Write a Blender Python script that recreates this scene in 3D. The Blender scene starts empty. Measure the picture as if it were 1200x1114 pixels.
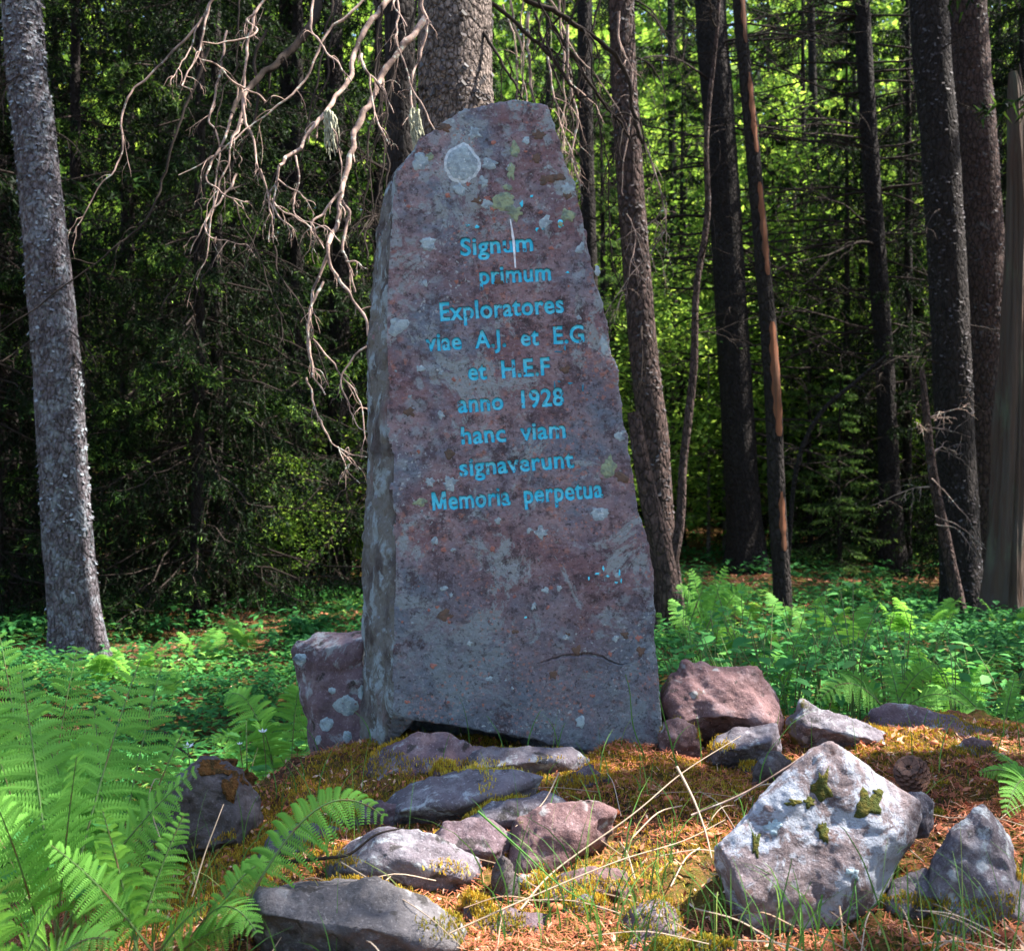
import bpy, bmesh, math, random
import numpy as np
from mathutils import Vector, Matrix
from mathutils.bvhtree import BVHTree

R = math.radians
scene = bpy.context.scene
COL = scene.collection

# ------------------------------------------------------------------ camera, sky, sun, exposure
CAM_Z, FPX = 1.25, 1300.0
cam_data = bpy.data.cameras.new('camera')
cam = bpy.data.objects.new('camera', cam_data)
COL.objects.link(cam)
cam.location = (0, 0, CAM_Z)
cam.rotation_euler = (R(90), 0, 0)
cam_data.sensor_width = 36
cam_data.lens = FPX / 1200 * 36
cam_data.clip_start = 0.05
cam_data.clip_end = 600
scene.camera = cam
cam_data.dof.use_dof = True
cam_data.dof.focus_distance = 2.95
cam_data.dof.aperture_fstop = 7.0

SUN_DIR = Vector((0.66, 0.10, 0.92)).normalized()      # towards the sun
elev = math.asin(SUN_DIR.z)
azim = math.atan2(SUN_DIR.x, SUN_DIR.y)
world = bpy.data.worlds.new('World')
scene.world = world
world.use_nodes = True
wn = world.node_tree
bg = wn.nodes['Background']
sky = wn.nodes.new('ShaderNodeTexSky')
sky.sky_type = 'NISHITA'
sky.sun_disc = False
sky.sun_elevation = elev
sky.sun_rotation = azim
wn.links.new(sky.outputs[0], bg.inputs[0])
bg.inputs[1].default_value = 0.128
sun_data = bpy.data.lights.new('sun', 'SUN')
sun_data.energy = 5.0
sun_data.angle = R(0.5)
sun_data.color = (1.0, 0.95, 0.87)
sun = bpy.data.objects.new('sun', sun_data)
COL.objects.link(sun)
sun.rotation_euler = SUN_DIR.to_track_quat('Z', 'Y').to_euler()
sun.location = SUN_DIR * 50

scene.view_settings.view_transform = 'Standard'
scene.view_settings.look = 'None'
scene.view_settings.exposure = 2.2
scene.view_settings.gamma = 1
scene.view_settings.use_curve_mapping = False
scene.render.engine = 'CYCLES'
cy = scene.cycles
cy.max_bounces = 7
cy.diffuse_bounces = 4
cy.glossy_bounces = 2
cy.transmission_bounces = 4
cy.use_denoising = True
cy.sample_clamp_indirect = 6

# ------------------------------------------------------------------ helpers
def P(px, py, d):
    """a point at distance d, seen at this place of the photograph"""
    return np.array([(px - 600) * d / FPX, d, CAM_Z - (py - 557) * d / FPX])

def ss(a, b, x):
    t = np.clip((x - a) / (b - a), 0, 1)
    return t * t * (3 - 2 * t)

def _hash(ix, iy, iz, seed):
    h = (ix.astype(np.int64) * 73856093) ^ (iy.astype(np.int64) * 19349663) ^ (iz.astype(np.int64) * 83492791) ^ (seed * 2654435)
    h = (h ^ (h >> 13)) * 1274126177 & 0x7fffffff
    h = (h ^ (h >> 15)) * 668265263 & 0x7fffffff
    return (h & 0xffff) / 65535.0

def vnoise(p, scale, seed=0):
    p = np.asarray(p, float) * scale
    i = np.floor(p); f = p - i
    f = f * f * (3 - 2 * f)
    x, y, z = i[:, 0], i[:, 1], i[:, 2]
    r = 0
    for dx in (0, 1):
        for dy in (0, 1):
            for dz in (0, 1):
                w = (f[:, 0] if dx else 1 - f[:, 0]) * (f[:, 1] if dy else 1 - f[:, 1]) * (f[:, 2] if dz else 1 - f[:, 2])
                r = r + w * _hash(x + dx, y + dy, z + dz, seed)
    return r * 2 - 1

def fbm(p, scale, octv=4, seed=0, gain=0.5):
    a, r, s = 1.0, 0, scale
    for k in range(octv):
        r = r + a * vnoise(p, s, seed + k * 7)
        a *= gain; s *= 2.03
    return r

def norm(v):
    return v / np.maximum(np.linalg.norm(v, axis=-1, keepdims=True), 1e-9)

def mesh_np(name, V, F, var=None, smooth=False, mats=(), uv=None):
    """V (n,3); F (m,k) array or list of such arrays; var: value per vertex"""
    me = bpy.data.meshes.new(name)
    V = np.asarray(V, np.float32)
    Fs = [np.asarray(f, np.int32) for f in (F if isinstance(F, list) else [F]) if len(f)]
    nl = sum(f.size for f in Fs); nf = sum(len(f) for f in Fs)
    me.vertices.add(len(V)); me.vertices.foreach_set('co', V.ravel())
    me.loops.add(nl); me.loops.foreach_set('vertex_index', np.concatenate([f.ravel() for f in Fs]))
    me.polygons.add(nf)
    tot = np.concatenate([np.full(len(f), f.shape[1], np.int32) for f in Fs])
    st = np.concatenate([[0], np.cumsum(tot)[:-1]]).astype(np.int32)
    me.polygons.foreach_set('loop_start', st)
    try: me.polygons.foreach_set('loop_total', tot)
    except Exception: pass
    me.polygons.foreach_set('use_smooth', np.full(nf, smooth))
    me.update(calc_edges=True)
    if var is not None:
        a = me.attributes.new('var', 'FLOAT', 'POINT')
        a.data.foreach_set('value', np.asarray(var, np.float32))
    for m in mats: me.materials.append(m)
    return me

def link(name, me, parent=None, mat=None, **props):
    o = bpy.data.objects.new(name, me)
    COL.objects.link(o)
    if mat is not None and me is not None: me.materials.append(mat)
    if parent is not None: o.parent = parent
    for k, v in props.items(): o[k] = v
    return o

def thing(name, label, cat, loc=(0, 0, 0), group=None, me=None, mat=None):
    o = link(name, me, mat=mat)
    o.location = loc
    o['label'] = label; o['category'] = cat
    if group: o['group'] = group
    return o

def part(name, V, F, mat, parent, origin=(0, 0, 0), var=None, smooth=False, **props):
    """child mesh given in world coordinates, its parent standing at origin"""
    V = np.asarray(V) - np.asarray(origin)
    return link(name, mesh_np(name, V, F, var, smooth), parent, mat, **props)

class MB:
    def __init__(s): s.v = []; s.f3 = []; s.f4 = []; s.c = []; s.n = 0
    def add(s, V, F, c=0.5):
        V = np.asarray(V, float); F = np.asarray(F)
        if len(F) == 0: return
        s.v.append(V); (s.f3 if F.shape[1] == 3 else s.f4).append(F + s.n)
        s.c.append(np.broadcast_to(c, (len(V),)).astype(float)); s.n += len(V)
    def get(s):
        F = []
        if s.f3: F.append(np.concatenate(s.f3))
        if s.f4: F.append(np.concatenate(s.f4))
        return np.concatenate(s.v), F, np.concatenate(s.c)
    def part(s, name, mat, parent, origin=(0, 0, 0), smooth=False, **props):
        V, F, c = s.get()
        return part(name, V, F, mat, parent, origin, c, smooth, **props)
    def mesh(s, name, origin=(0, 0, 0), smooth=False):
        V, F, c = s.get()
        return mesh_np(name, V - np.asarray(origin), F, c, smooth)

def catmull(pts, n=6):
    p = np.asarray(pts, float)
    if len(p) < 3:
        t = np.linspace(0, 1, n + 1)[:, None]
        return p[0] * (1 - t) + p[-1] * t
    q = np.vstack([2 * p[0] - p[1], p, 2 * p[-1] - p[-2]])
    out = []
    for i in range(1, len(q) - 2):
        t = np.linspace(0, 1, n, endpoint=False)[:, None]
        a, b, c, d = q[i - 1], q[i], q[i + 1], q[i + 2]
        out.append(0.5 * ((2 * b) + (c - a) * t + (2 * a - 5 * b + 4 * c - d) * t ** 2 + (3 * b - a - 3 * c + d) * t ** 3))
    out.append(p[-1:])
    return np.vstack(out)

def tube(pts, rad, ns=6, rough=0.0, seed=0, cap=True):
    p = np.asarray(pts, float); n = len(p)
    rad = np.broadcast_to(rad, (n,)).astype(float)
    T = norm(np.gradient(p, axis=0))
    ref = np.array([0, 1.0, 0]) if abs(T[0][1]) < 0.8 else np.array([1.0, 0, 0])
    A = np.zeros((n, 3)); a = norm(np.cross(T[0], ref))
    for i in range(n):
        a = a - T[i] * np.dot(a, T[i]); a = a / max(np.linalg.norm(a), 1e-9); A[i] = a
    B = np.cross(T, A)
    th = np.arange(ns) / ns * 2 * np.pi
    off = A[:, None] * np.cos(th)[None, :, None] + B[:, None] * np.sin(th)[None, :, None]
    rr = np.repeat(rad[:, None], ns, 1)
    V = (p[:, None] + off * rr[..., None]).reshape(-1, 3)
    if rough:
        k = 1 + rough * fbm(V, 1.2 / max(rad.mean(), 1e-4), 2, seed)
        V = (p[:, None] + off * (rr * k.reshape(n, ns))[..., None]).reshape(-1, 3)
    i = np.arange(n - 1)[:, None] * ns; j = np.arange(ns)[None]
    F = np.stack([i + j, i + (j + 1) % ns, i + ns + (j + 1) % ns, i + ns + j], -1).reshape(-1, 4)
    return V, F

# ------------------------------------------------------------------ materials
def ramp(nt, fac, stops, interp='LINEAR'):
    r = nt.nodes.new('ShaderNodeValToRGB'); r.color_ramp.interpolation = interp
    e = r.color_ramp.elements
    while len(e) < len(stops): e.new(0.5)
    for k, (p, c) in enumerate(stops):
        e[k].position = p; e[k].color = (*c, 1) if len(c) == 3 else c
    nt.links.new(fac, r.inputs[0])
    return r.outputs[0]

def g(v): return (v, v, v)

def tex(nt, kind, scale, detail=4, stretch=(1, 1, 1), seed=0, rough=0.55, distort=0.0, coord='Object'):
    tc = nt.nodes.new('ShaderNodeTexCoord'); mp = nt.nodes.new('ShaderNodeMapping')
    nt.links.new(tc.outputs[coord], mp.inputs[0])
    mp.inputs['Location'].default_value = (seed * 3.17, seed * 1.31, seed * 2.23)
    mp.inputs['Scale'].default_value = stretch
    vec = mp.outputs[0]
    if kind == 'z':
        t = nt.nodes.new('ShaderNodeTexNoise'); t.inputs['Scale'].default_value = scale; t.inputs['Detail'].default_value = 4
        nt.links.new(vec, t.inputs['Vector']); sp = nt.nodes.new('ShaderNodeSeparateXYZ'); nt.links.new(tc.outputs[coord], sp.inputs[0])
        ma = nt.nodes.new('ShaderNodeMath'); ma.operation = 'MULTIPLY_ADD'; nt.links.new(t.outputs[0], ma.inputs[0]); ma.inputs[1].default_value = 0.7
        mb_ = nt.nodes.new('ShaderNodeMath'); mb_.operation = 'SUBTRACT'; nt.links.new(sp.outputs[2], mb_.inputs[0]); mb_.inputs[1].default_value = 0.35
        nt.links.new(mb_.outputs[0], ma.inputs[2]); return ma.outputs[0]
    if kind == 'noise':
        t = nt.nodes.new('ShaderNodeTexNoise')
        t.inputs['Scale'].default_value = scale; t.inputs['Detail'].default_value = detail
        t.inputs['Roughness'].default_value = rough; t.inputs['Distortion'].default_value = distort
        nt.links.new(vec, t.inputs['Vector']); return t.outputs[0]
    if distort:
        nn = nt.nodes.new('ShaderNodeTexNoise'); nn.inputs['Scale'].default_value = scale * 1.7; nn.inputs['Detail'].default_value = 3
        nt.links.new(vec, nn.inputs['Vector'])
        sub = nt.nodes.new('ShaderNodeVectorMath'); sub.operation = 'MULTIPLY_ADD'
        nt.links.new(nn.outputs[1], sub.inputs[0]); sub.inputs[1].default_value = (distort / scale,) * 3
        nt.links.new(vec, sub.inputs[2]); vec = sub.outputs[0]
    t = nt.nodes.new('ShaderNodeTexVoronoi'); t.inputs['Scale'].default_value = scale
    if kind == 'edge': t.feature = 'DISTANCE_TO_EDGE'
    nt.links.new(vec, t.inputs['Vector'])
    if kind == 'cell':
        s = nt.nodes.new('ShaderNodeSeparateColor'); nt.links.new(t.outputs['Color'], s.inputs[0]); return s.outputs[0]
    return t.outputs['Distance']

def mix(nt, a, b, fac, mode='MIX'):
    m = nt.nodes.new('ShaderNodeMix'); m.data_type = 'RGBA'; m.blend_type = mode
    for s, v in ((m.inputs[6], a), (m.inputs[7], b), (m.inputs[0], fac)):
        if hasattr(v, 'links') or isinstance(v, bpy.types.NodeSocket): nt.links.new(v, s)
        elif isinstance(v, (int, float)): s.default_value = v
        else: s.default_value = (*v, 1)
    return m.outputs[2]

def layered(name, base, layers, bumps, rough=0.85, spec=0.25):
    """layers: (kind, scale, lo, hi, colour, opts)   bumps: (kind, scale, strength, distance, opts)"""
    m = bpy.data.materials.new(name); m.use_nodes = True
    nt = m.node_tree; b = nt.nodes['Principled BSDF']
    b.inputs['Roughness'].default_value = rough
    b.inputs['Specular IOR Level'].default_value = spec
    col = base
    for k, (kind, sc, lo, hi, c, o) in enumerate(layers):
        o = dict(o); amt = o.pop('amt', 1.0); gate = o.pop('gate', None)
        t = tex(nt, kind, sc, seed=k + 1 + o.pop('seed', 0), **o)
        f = ramp(nt, t, [(lo, g(0)), (hi, g(amt))]) if lo < hi else ramp(nt, t, [(hi, g(amt)), (lo, g(0))])
        if gate:
            gt = ramp(nt, tex(nt, 'noise', gate[0], 3, seed=k + 11), [(gate[1], g(0)), (gate[2], g(1))])
            mm = nt.nodes.new('ShaderNodeMath'); mm.operation = 'MULTIPLY'
            nt.links.new(f, mm.inputs[0]); nt.links.new(gt, mm.inputs[1]); f = mm.outputs[0]
        col = mix(nt, col, c, f)
    if isinstance(col, tuple): b.inputs['Base Color'].default_value = (*col, 1)
    else: nt.links.new(col, b.inputs['Base Color'])
    prev = None
    for k, (kind, sc, st, dist, o) in enumerate(bumps):
        bp = nt.nodes.new('ShaderNodeBump'); bp.inputs['Strength'].default_value = st; bp.inputs['Distance'].default_value = dist
        o = dict(o); rp = o.pop('ramp', None)
        t = tex(nt, kind, sc, seed=k + 21, **o)
        if rp: t = ramp(nt, t, [(rp[0], g(0)), (rp[1], g(1))])
        nt.links.new(t, bp.inputs['Height'])
        if prev: nt.links.new(prev, bp.inputs['Normal'])
        prev = bp.outputs[0]
    if prev: nt.links.new(prev, b.inputs['Normal'])
    return m

def leafmat(name, stops, trans=0.35, rough=0.6, spec=0.10, noise=None):
    m = bpy.data.materials.new(name); m.use_nodes = True
    nt = m.node_tree; b = nt.nodes['Principled BSDF']; out = nt.nodes['Material Output']
    at = nt.nodes.new('ShaderNodeAttribute'); at.attribute_name = 'var'
    c = ramp(nt, at.outputs['Fac'], stops)
    if noise:
        c = mix(nt, c, noise[1], ramp(nt, tex(nt, 'noise', noise[0], 3), [(0.45, g(0)), (0.7, g(noise[2]))]))
    nt.links.new(c, b.inputs['Base Color'])
    b.inputs['Roughness'].default_value = rough; b.inputs['Specular IOR Level'].default_value = spec
    if trans:
        t = nt.nodes.new('ShaderNodeBsdfTranslucent'); ms = nt.nodes.new('ShaderNodeMixShader')
        hs = nt.nodes.new('ShaderNodeHueSaturation'); hs.inputs['Saturation'].default_value = 1.05; hs.inputs['Value'].default_value = 1.6
        hs.inputs['Hue'].default_value = 0.485
        nt.links.new(c, hs.inputs['Color']); nt.links.new(hs.outputs[0], t.inputs[0])
        ms.inputs[0].default_value = trans
        nt.links.new(b.outputs[0], ms.inputs[1]); nt.links.new(t.outputs[0], ms.inputs[2]); nt.links.new(ms.outputs[0], out.inputs[0])
    return m

M = {}
N0 = {}
# the monument: dusky red porphyry with grey-blue lichen films
M['stone'] = layered('red_porphyry', (0.205, 0.122, 0.136), [
    ('noise', 2.6, 0.44, 0.56, (0.150, 0.175, 0.225), dict(detail=7, rough=0.6)),
    ('noise', 9, 0.45, 0.64, (0.31, 0.225, 0.240), dict(detail=6, rough=0.7)),
    ('noise', 24, 0.50, 0.62, (0.080, 0.056, 0.068), dict(detail=5, rough=0.7, amt=0.85)),
    ('noise', 5, 0.53, 0.57, (0.30, 0.35, 0.365), dict(detail=9, rough=0.78, amt=0.8, distort=0.8)),
    ('dist', 38, 0.36, 0.20, (0.38, 0.17, 0.13), dict(distort=1.2, gate=(5, 0.50, 0.60), amt=0.7)),
    ('dist', 22, 0.42, 0.24, (0.27, 0.31, 0.34), dict(distort=1.3, gate=(3.1, 0.5, 0.58), amt=0.8)),
    ('noise', 11, 0.63, 0.68, (0.035, 0.026, 0.030), dict(detail=6, rough=0.7, amt=0.8)),
    ('z', 3.0, 0.70, 0.36, (0.125, 0.150, 0.185), dict(amt=0.6, stretch=(1, 1, .7))),
    ('dist', 75, 0.34, 0.2, (0.40, 0.18, 0.14), dict(distort=1.0, gate=(6, 0.52, 0.60), amt=0.7, seed=4)),
    ('noise', 5.5, 0.565, 0.62, (0.060, 0.038, 0.044), dict(detail=9, rough=0.8, amt=0.85, seed=3)),
    ('noise', 48, 0.59, 0.65, (0.045, 0.034, 0.038), dict(detail=5, rough=0.7, amt=0.6)),
    ('dist', 60, 0.26, 0.16, (0.42, 0.46, 0.48), dict(distort=1.2, gate=(4.1, 0.52, 0.60), amt=0.8, seed=7)),
    ('noise', 120, 0.58, 0.68, (0.42, 0.40, 0.44), dict(detail=3, amt=0.35)),
    ('noise', 90, 0.60, 0.68, (0.035, 0.028, 0.032), dict(detail=3, amt=0.7, seed=2)),
], [('noise', 14, 0.8, 0.025, dict(detail=9, rough=0.75)), ('noise', 90, 0.8, 0.007, dict(detail=5, rough=0.7)), ('dist', 55, 0.5, 0.006, dict(distort=1.0))], 0.75, 0.3)
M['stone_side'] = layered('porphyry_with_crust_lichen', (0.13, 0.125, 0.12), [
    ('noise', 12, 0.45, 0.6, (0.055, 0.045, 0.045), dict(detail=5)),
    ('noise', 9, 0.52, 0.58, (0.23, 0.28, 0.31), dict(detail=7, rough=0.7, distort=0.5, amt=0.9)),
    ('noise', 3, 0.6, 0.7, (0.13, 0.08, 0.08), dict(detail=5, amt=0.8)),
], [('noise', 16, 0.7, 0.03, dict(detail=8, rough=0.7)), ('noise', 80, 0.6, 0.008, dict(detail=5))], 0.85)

def rockmat(name, base, pale, lich, lo, dark=(0.03, 0.026, 0.024), green=0.0, moss=(0.09, 0.075, 0.012), sc=1.0):
    L = [('noise', 5 * sc, 0.40, 0.62, tuple(v * 0.62 for v in base), dict(detail=5)),
         ('noise', 14 * sc, 0.50, 0.66, pale, dict(detail=7, rough=0.7, amt=0.7)),
         ('noise', 7 * sc, lo, lo + 0.06, lich, dict(detail=8, rough=0.75, distort=0.7, amt=0.92)),
         ('noise', 18 * sc, 0.61, 0.66, dark, dict(detail=5, amt=0.85)),
         ('dist', 26 * sc, 0.34, 0.2, tuple(v * 1.1 for v in lich), dict(distort=0.9, gate=(4, 0.5, 0.56), amt=0.8)),
         ('noise', 130, 0.58, 0.72, tuple(min(1, v * 1.5) for v in pale), dict(detail=3, amt=0.5)),
         ('noise', 80, 0.62, 0.72, dark, dict(detail=3, amt=0.5))]
    if green: L.append(('noise', 4.5 * sc, green, green + 0.05, moss, dict(detail=7, rough=0.7, seed=5)))
    return layered(name, base, L, [('noise', 16, 0.75, 0.02, dict(detail=8, rough=0.7)), ('noise', 110, 0.6, 0.006, dict(detail=5, rough=0.7))], 0.85)
M['rock_purple'] = rockmat('purple_rock', (0.15, 0.10, 0.115), (0.23, 0.18, 0.20), (0.27, 0.29, 0.31), 0.56)
M['rock_grey'] = rockmat('grey_rock', (0.155, 0.13, 0.15), (0.25, 0.235, 0.26), (0.34, 0.36, 0.38), 0.55, green=0.62)
M['rock_white'] = rockmat('white_lichen_rock', (0.16, 0.12, 0.125), (0.28, 0.255, 0.28), (0.32, 0.34, 0.395), 0.47, dark=(0.10, 0.055, 0.05), sc=1.2)
M['rock_dark'] = rockmat('dark_rock', (0.095, 0.075, 0.075), (0.16, 0.135, 0.14), (0.15, 0.16, 0.17), 0.6, green=0.6, moss=(0.10, 0.05, 0.015))
M['rock_flat'] = rockmat('flat_grey_rock', (0.105, 0.095, 0.10), (0.18, 0.165, 0.17), (0.26, 0.27, 0.28), 0.62)
M['rock_red'] = rockmat('red_rock', (0.17, 0.095, 0.095), (0.26, 0.18, 0.185), (0.30, 0.30, 0.30), 0.62, green=0.63)

def paintmat(name, c, c2, wear):
    return layered(name, c, [('noise', 60, 0.45, 0.65, c2, dict(detail=5, amt=0.8)), ('noise', 34, wear, wear + 0.05, (0.11, 0.08, 0.09), dict(detail=6, rough=0.7))],
                   [('noise', 90, 0.5, 0.004, dict(detail=5))], 0.55)
M['blue_paint'] = paintmat('faded_turquoise_paint', (0.045, 0.55, 0.78), (0.20, 0.72, 0.84), 0.575)
M['blue_dark'] = paintmat('groove_shade_and_fleck_paint', (0.02, 0.24, 0.38), (0.04, 0.13, 0.2), 0.60)  # dark blue paints shade into the letter grooves; also colours the dim flecks
M['white_paint'] = paintmat('white_paint', (0.72, 0.76, 0.82), (0.45, 0.46, 0.5), 0.66)
M['lichen_grey'] = layered('pale_grey_lichen', (0.30, 0.37, 0.40), [('noise', 60, 0.45, 0.6, (0.20, 0.25, 0.29), dict(detail=6)), ('noise', 120, 0.6, 0.7, (0.48, 0.52, 0.55), dict(detail=3))], [('noise', 110, 0.8, 0.006, dict(detail=6))], 0.95, 0.1)
M['lichen_rim'] = layered('white_lichen_rim', (0.50, 0.56, 0.60), [('noise', 90, 0.45, 0.6, (0.34, 0.40, 0.45), dict(detail=6))], [('noise', 150, 0.8, 0.005, dict(detail=6))], 0.95, 0.1)
M['lichen_green'] = layered('yellow_green_lichen', (0.27, 0.32, 0.20), [('noise', 60, 0.45, 0.6, (0.16, 0.20, 0.16), dict(detail=6))], [('noise', 120, 0.9, 0.007, dict(detail=6))], 0.95, 0.1)
M['lichen_brown'] = layered('brown_lichen', (0.13, 0.085, 0.065), [('noise', 60, 0.45, 0.6, (0.09, 0.07, 0.06), dict(detail=6))], [('noise', 120, 0.9, 0.005, dict(detail=6))], 0.95, 0.1)
M['moss_dark'] = layered('dark_green_moss', (0.055, 0.065, 0.018), [('noise', 90, 0.45, 0.6, (0.10, 0.085, 0.02), dict(detail=6))], [('noise', 160, 1, 0.012, dict(detail=6))], 1.0, 0.1)

def barkmat(name, base, gap, patch, pamt, psc=9, cell=30, st=(1, 1, 0.45), bdist=0.02):
    return layered(name, base, [
        ('noise', 18, 0.4, 0.65, tuple(v * 0.6 for v in base), dict(detail=6, stretch=(1, 1, 0.4))),
        ('edge', cell, 0.16, 0.02, gap, dict(stretch=st, distort=0.5, amt=0.85)),
        ('noise', psc, 1 - pamt, 1 - pamt + 0.08, patch, dict(detail=9, rough=0.75, distort=0.6, amt=0.9)),
        ('noise', 70, 0.6, 0.7, tuple(min(1, v * 1.7) for v in base), dict(detail=3, amt=0.5)),
    ], [('edge', cell, 0.9, bdist, dict(stretch=st, distort=0.5, ramp=(0.0, 0.22))), ('noise', 60, 0.7, 0.012, dict(detail=7, rough=0.7, stretch=(1, 1, 0.5)))], 0.95, 0.15)
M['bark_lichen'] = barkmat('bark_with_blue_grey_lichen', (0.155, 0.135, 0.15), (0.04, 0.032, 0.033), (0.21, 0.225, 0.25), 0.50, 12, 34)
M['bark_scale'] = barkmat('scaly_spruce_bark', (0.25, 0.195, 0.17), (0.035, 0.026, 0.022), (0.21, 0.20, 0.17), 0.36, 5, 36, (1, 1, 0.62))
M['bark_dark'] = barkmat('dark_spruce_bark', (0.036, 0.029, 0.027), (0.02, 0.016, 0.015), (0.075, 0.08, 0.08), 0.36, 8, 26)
M['bark_brown'] = barkmat('brown_spruce_bark', (0.105, 0.068, 0.060), (0.028, 0.02, 0.018), (0.16, 0.15, 0.15), 0.40, 7, 26)
M['bark_pale'] = barkmat('pale_grey_bark', (0.26, 0.225, 0.195), (0.06, 0.05, 0.045), (0.14, 0.12, 0.10), 0.45, 8, 40)
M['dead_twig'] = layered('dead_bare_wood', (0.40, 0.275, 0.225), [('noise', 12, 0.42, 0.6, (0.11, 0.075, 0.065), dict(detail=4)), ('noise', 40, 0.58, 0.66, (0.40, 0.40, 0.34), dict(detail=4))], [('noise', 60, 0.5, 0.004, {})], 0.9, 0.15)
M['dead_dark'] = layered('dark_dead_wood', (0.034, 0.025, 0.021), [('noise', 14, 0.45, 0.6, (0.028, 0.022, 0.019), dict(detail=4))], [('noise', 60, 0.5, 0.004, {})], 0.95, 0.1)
M['snag_wood'] = layered('weathered_bare_wood', (0.080, 0.052, 0.040), [('noise', 30, 0.4, 0.6, (0.085, 0.066, 0.056), dict(detail=6, stretch=(1, 1, 0.05))), ('noise', 8, 0.55, 0.7, (0.10, 0.10, 0.07), dict(detail=5, stretch=(1, 1, 0.3)))],
                       [('noise', 34, 1.0, 0.02, dict(detail=7, stretch=(1, 1, 0.05)))], 0.95, 0.15)
M['snag_orange'] = layered('orange_stripped_wood', (0.19, 0.075, 0.040), [('noise', 26, 0.45, 0.62, (0.11, 0.055, 0.035), dict(detail=6, stretch=(1, 1, 0.06)))], [('noise', 30, 0.8, 0.012, dict(detail=6, stretch=(1, 1, 0.06)))], 0.9, 0.15)

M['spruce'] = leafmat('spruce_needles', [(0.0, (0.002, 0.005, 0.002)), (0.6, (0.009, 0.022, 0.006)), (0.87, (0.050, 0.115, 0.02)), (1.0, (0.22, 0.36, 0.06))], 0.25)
M['spruce_light'] = leafmat('young_spruce_needles', [(0.0, (0.022, 0.050, 0.016)), (0.5, (0.06, 0.13, 0.03)), (1.0, (0.19, 0.30, 0.06))], 0.3)
M['bright_leaf'] = leafmat('bright_green_leaves', [(0.0, (0.04, 0.085, 0.02)), (0.5, (0.13, 0.25, 0.04)), (1.0, (0.36, 0.50, 0.09))], 0.5)
M['herb'] = leafmat('herb_leaves', [(0.0, (0.016, 0.070, 0.022)), (0.5, (0.042, 0.175, 0.048)), (0.85, (0.10, 0.29, 0.06)), (1.0, (0.24, 0.40, 0.08))], 0.35)
M['fern'] = leafmat('fern_leaflets', [(0.0, (0.070, 0.20, 0.035)), (0.5, (0.15, 0.36, 0.06)), (0.93, (0.20, 0.46, 0.09)), (1.0, (0.34, 0.36, 0.09))], 0.4)
M['broad'] = leafmat('broad_leaves', [(0.0, (0.035, 0.15, 0.045)), (0.6, (0.075, 0.25, 0.065)), (1.0, (0.18, 0.40, 0.11))], 0.35)
M['grass'] = leafmat('grass_blades', [(0.0, (0.04, 0.12, 0.03)), (0.6, (0.10, 0.24, 0.05)), (0.8, (0.16, 0.30, 0.07)), (1.0, (0.42, 0.34, 0.16))], 0.3)
M['straw'] = leafmat('dry_straw', [(0.0, (0.30, 0.20, 0.13)), (1.0, (0.52, 0.42, 0.32))], 0.15)
M['needle'] = leafmat('fallen_needles', [(0.0, (0.10, 0.04, 0.025)), (0.4, (0.34, 0.10, 0.05)), (0.75, (0.50, 0.19, 0.10)), (1.0, (0.60, 0.44, 0.32))], 0.1)
M['moss'] = leafmat('moss_shoots', [(0.0, (0.05, 0.085, 0.012)), (0.35, (0.20, 0.18, 0.02)), (0.7, (0.42, 0.25, 0.03)), (1.0, (0.52, 0.44, 0.06))], 0.25)
M['petal'] = leafmat('white_petals', [(0.0, (0.75, 0.76, 0.82)), (1.0, (0.85, 0.85, 0.86))], 0.3)
M['orange_bit'] = layered('orange_scale', (0.55, 0.17, 0.07), [('noise', 60, 0.5, 0.6, (0.35, 0.09, 0.05), {})], [], 0.7)
M['lichen_tuft'] = layered('beard_lichen', (0.34, 0.33, 0.24), [('noise', 60, 0.5, 0.6, (0.2, 0.2, 0.14), {})], [('noise', 80, 0.8, 0.01, {})], 1.0, 0.1)
M['cone'] = layered('cone_scales', (0.12, 0.062, 0.045), [('noise', 50, 0.5, 0.6, (0.06, 0.035, 0.028), {})], [('noise', 90, 0.6, 0.004, {})], 0.8)
M['rust_moss'] = layered('rusty_moss', (0.16, 0.07, 0.025), [('noise', 60, 0.45, 0.6, (0.07, 0.045, 0.02), dict(detail=6)), ('noise', 130, .6, .7, (0.3, .15, .05), {})], [('noise', 150, 1, 0.014, dict(detail=6))], 1.0, 0.05)

# ------------------------------------------------------------------ ground
def mound(x, y):
    sx = ss(-1.75, -0.55, x) * (1 - 0.55 * ss(1.3, 3.2, x))
    sy = 1 - ss(3.05 + 0.25 * ss(0.3, 1.3, x), 4.1 + 0.3 * ss(0.3, 1.5, x), y)
    front = 0.50 - 0.125 * ss(3.1, 1.9, y) * 1.0 - 0.20 * ss(1.9, 0.6, y)
    side = 1 - 0.25 * ss(-0.25, -1.0, x)
    return front * sx * sy * side

def H0(x, y):
    x = np.asarray(x, float); y = np.asarray(y, float)
    p = np.stack([x, y, x * 0], -1).reshape(-1, 3)
    n1 = fbm(p, 0.35, 3, 3).reshape(x.shape); n2 = fbm(p, 2.2, 3, 5).reshape(x.shape)
    far = ss(5, 12, np.abs(y - 1)) 
    hill = 0.30 * np.maximum(0, y - 24) * (1 - 0.5 * ss(60, 140, y)) + 0.04 * np.maximum(0, y - 13)
    plat = 0.20 * ss(3.3, 4.1, y) * ss(9.5, 6.0, y) * ss(0.35, 0.9, x)
    return mound(x, y) + plat + 0.015 * n2 + 0.10 * n1 * far + hill

def H(x, y, fine=True):
    z = H0(x, y)
    return z
def HZ(x, y): return float(H0(np.array([x]), np.array([y]))[0])

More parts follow.
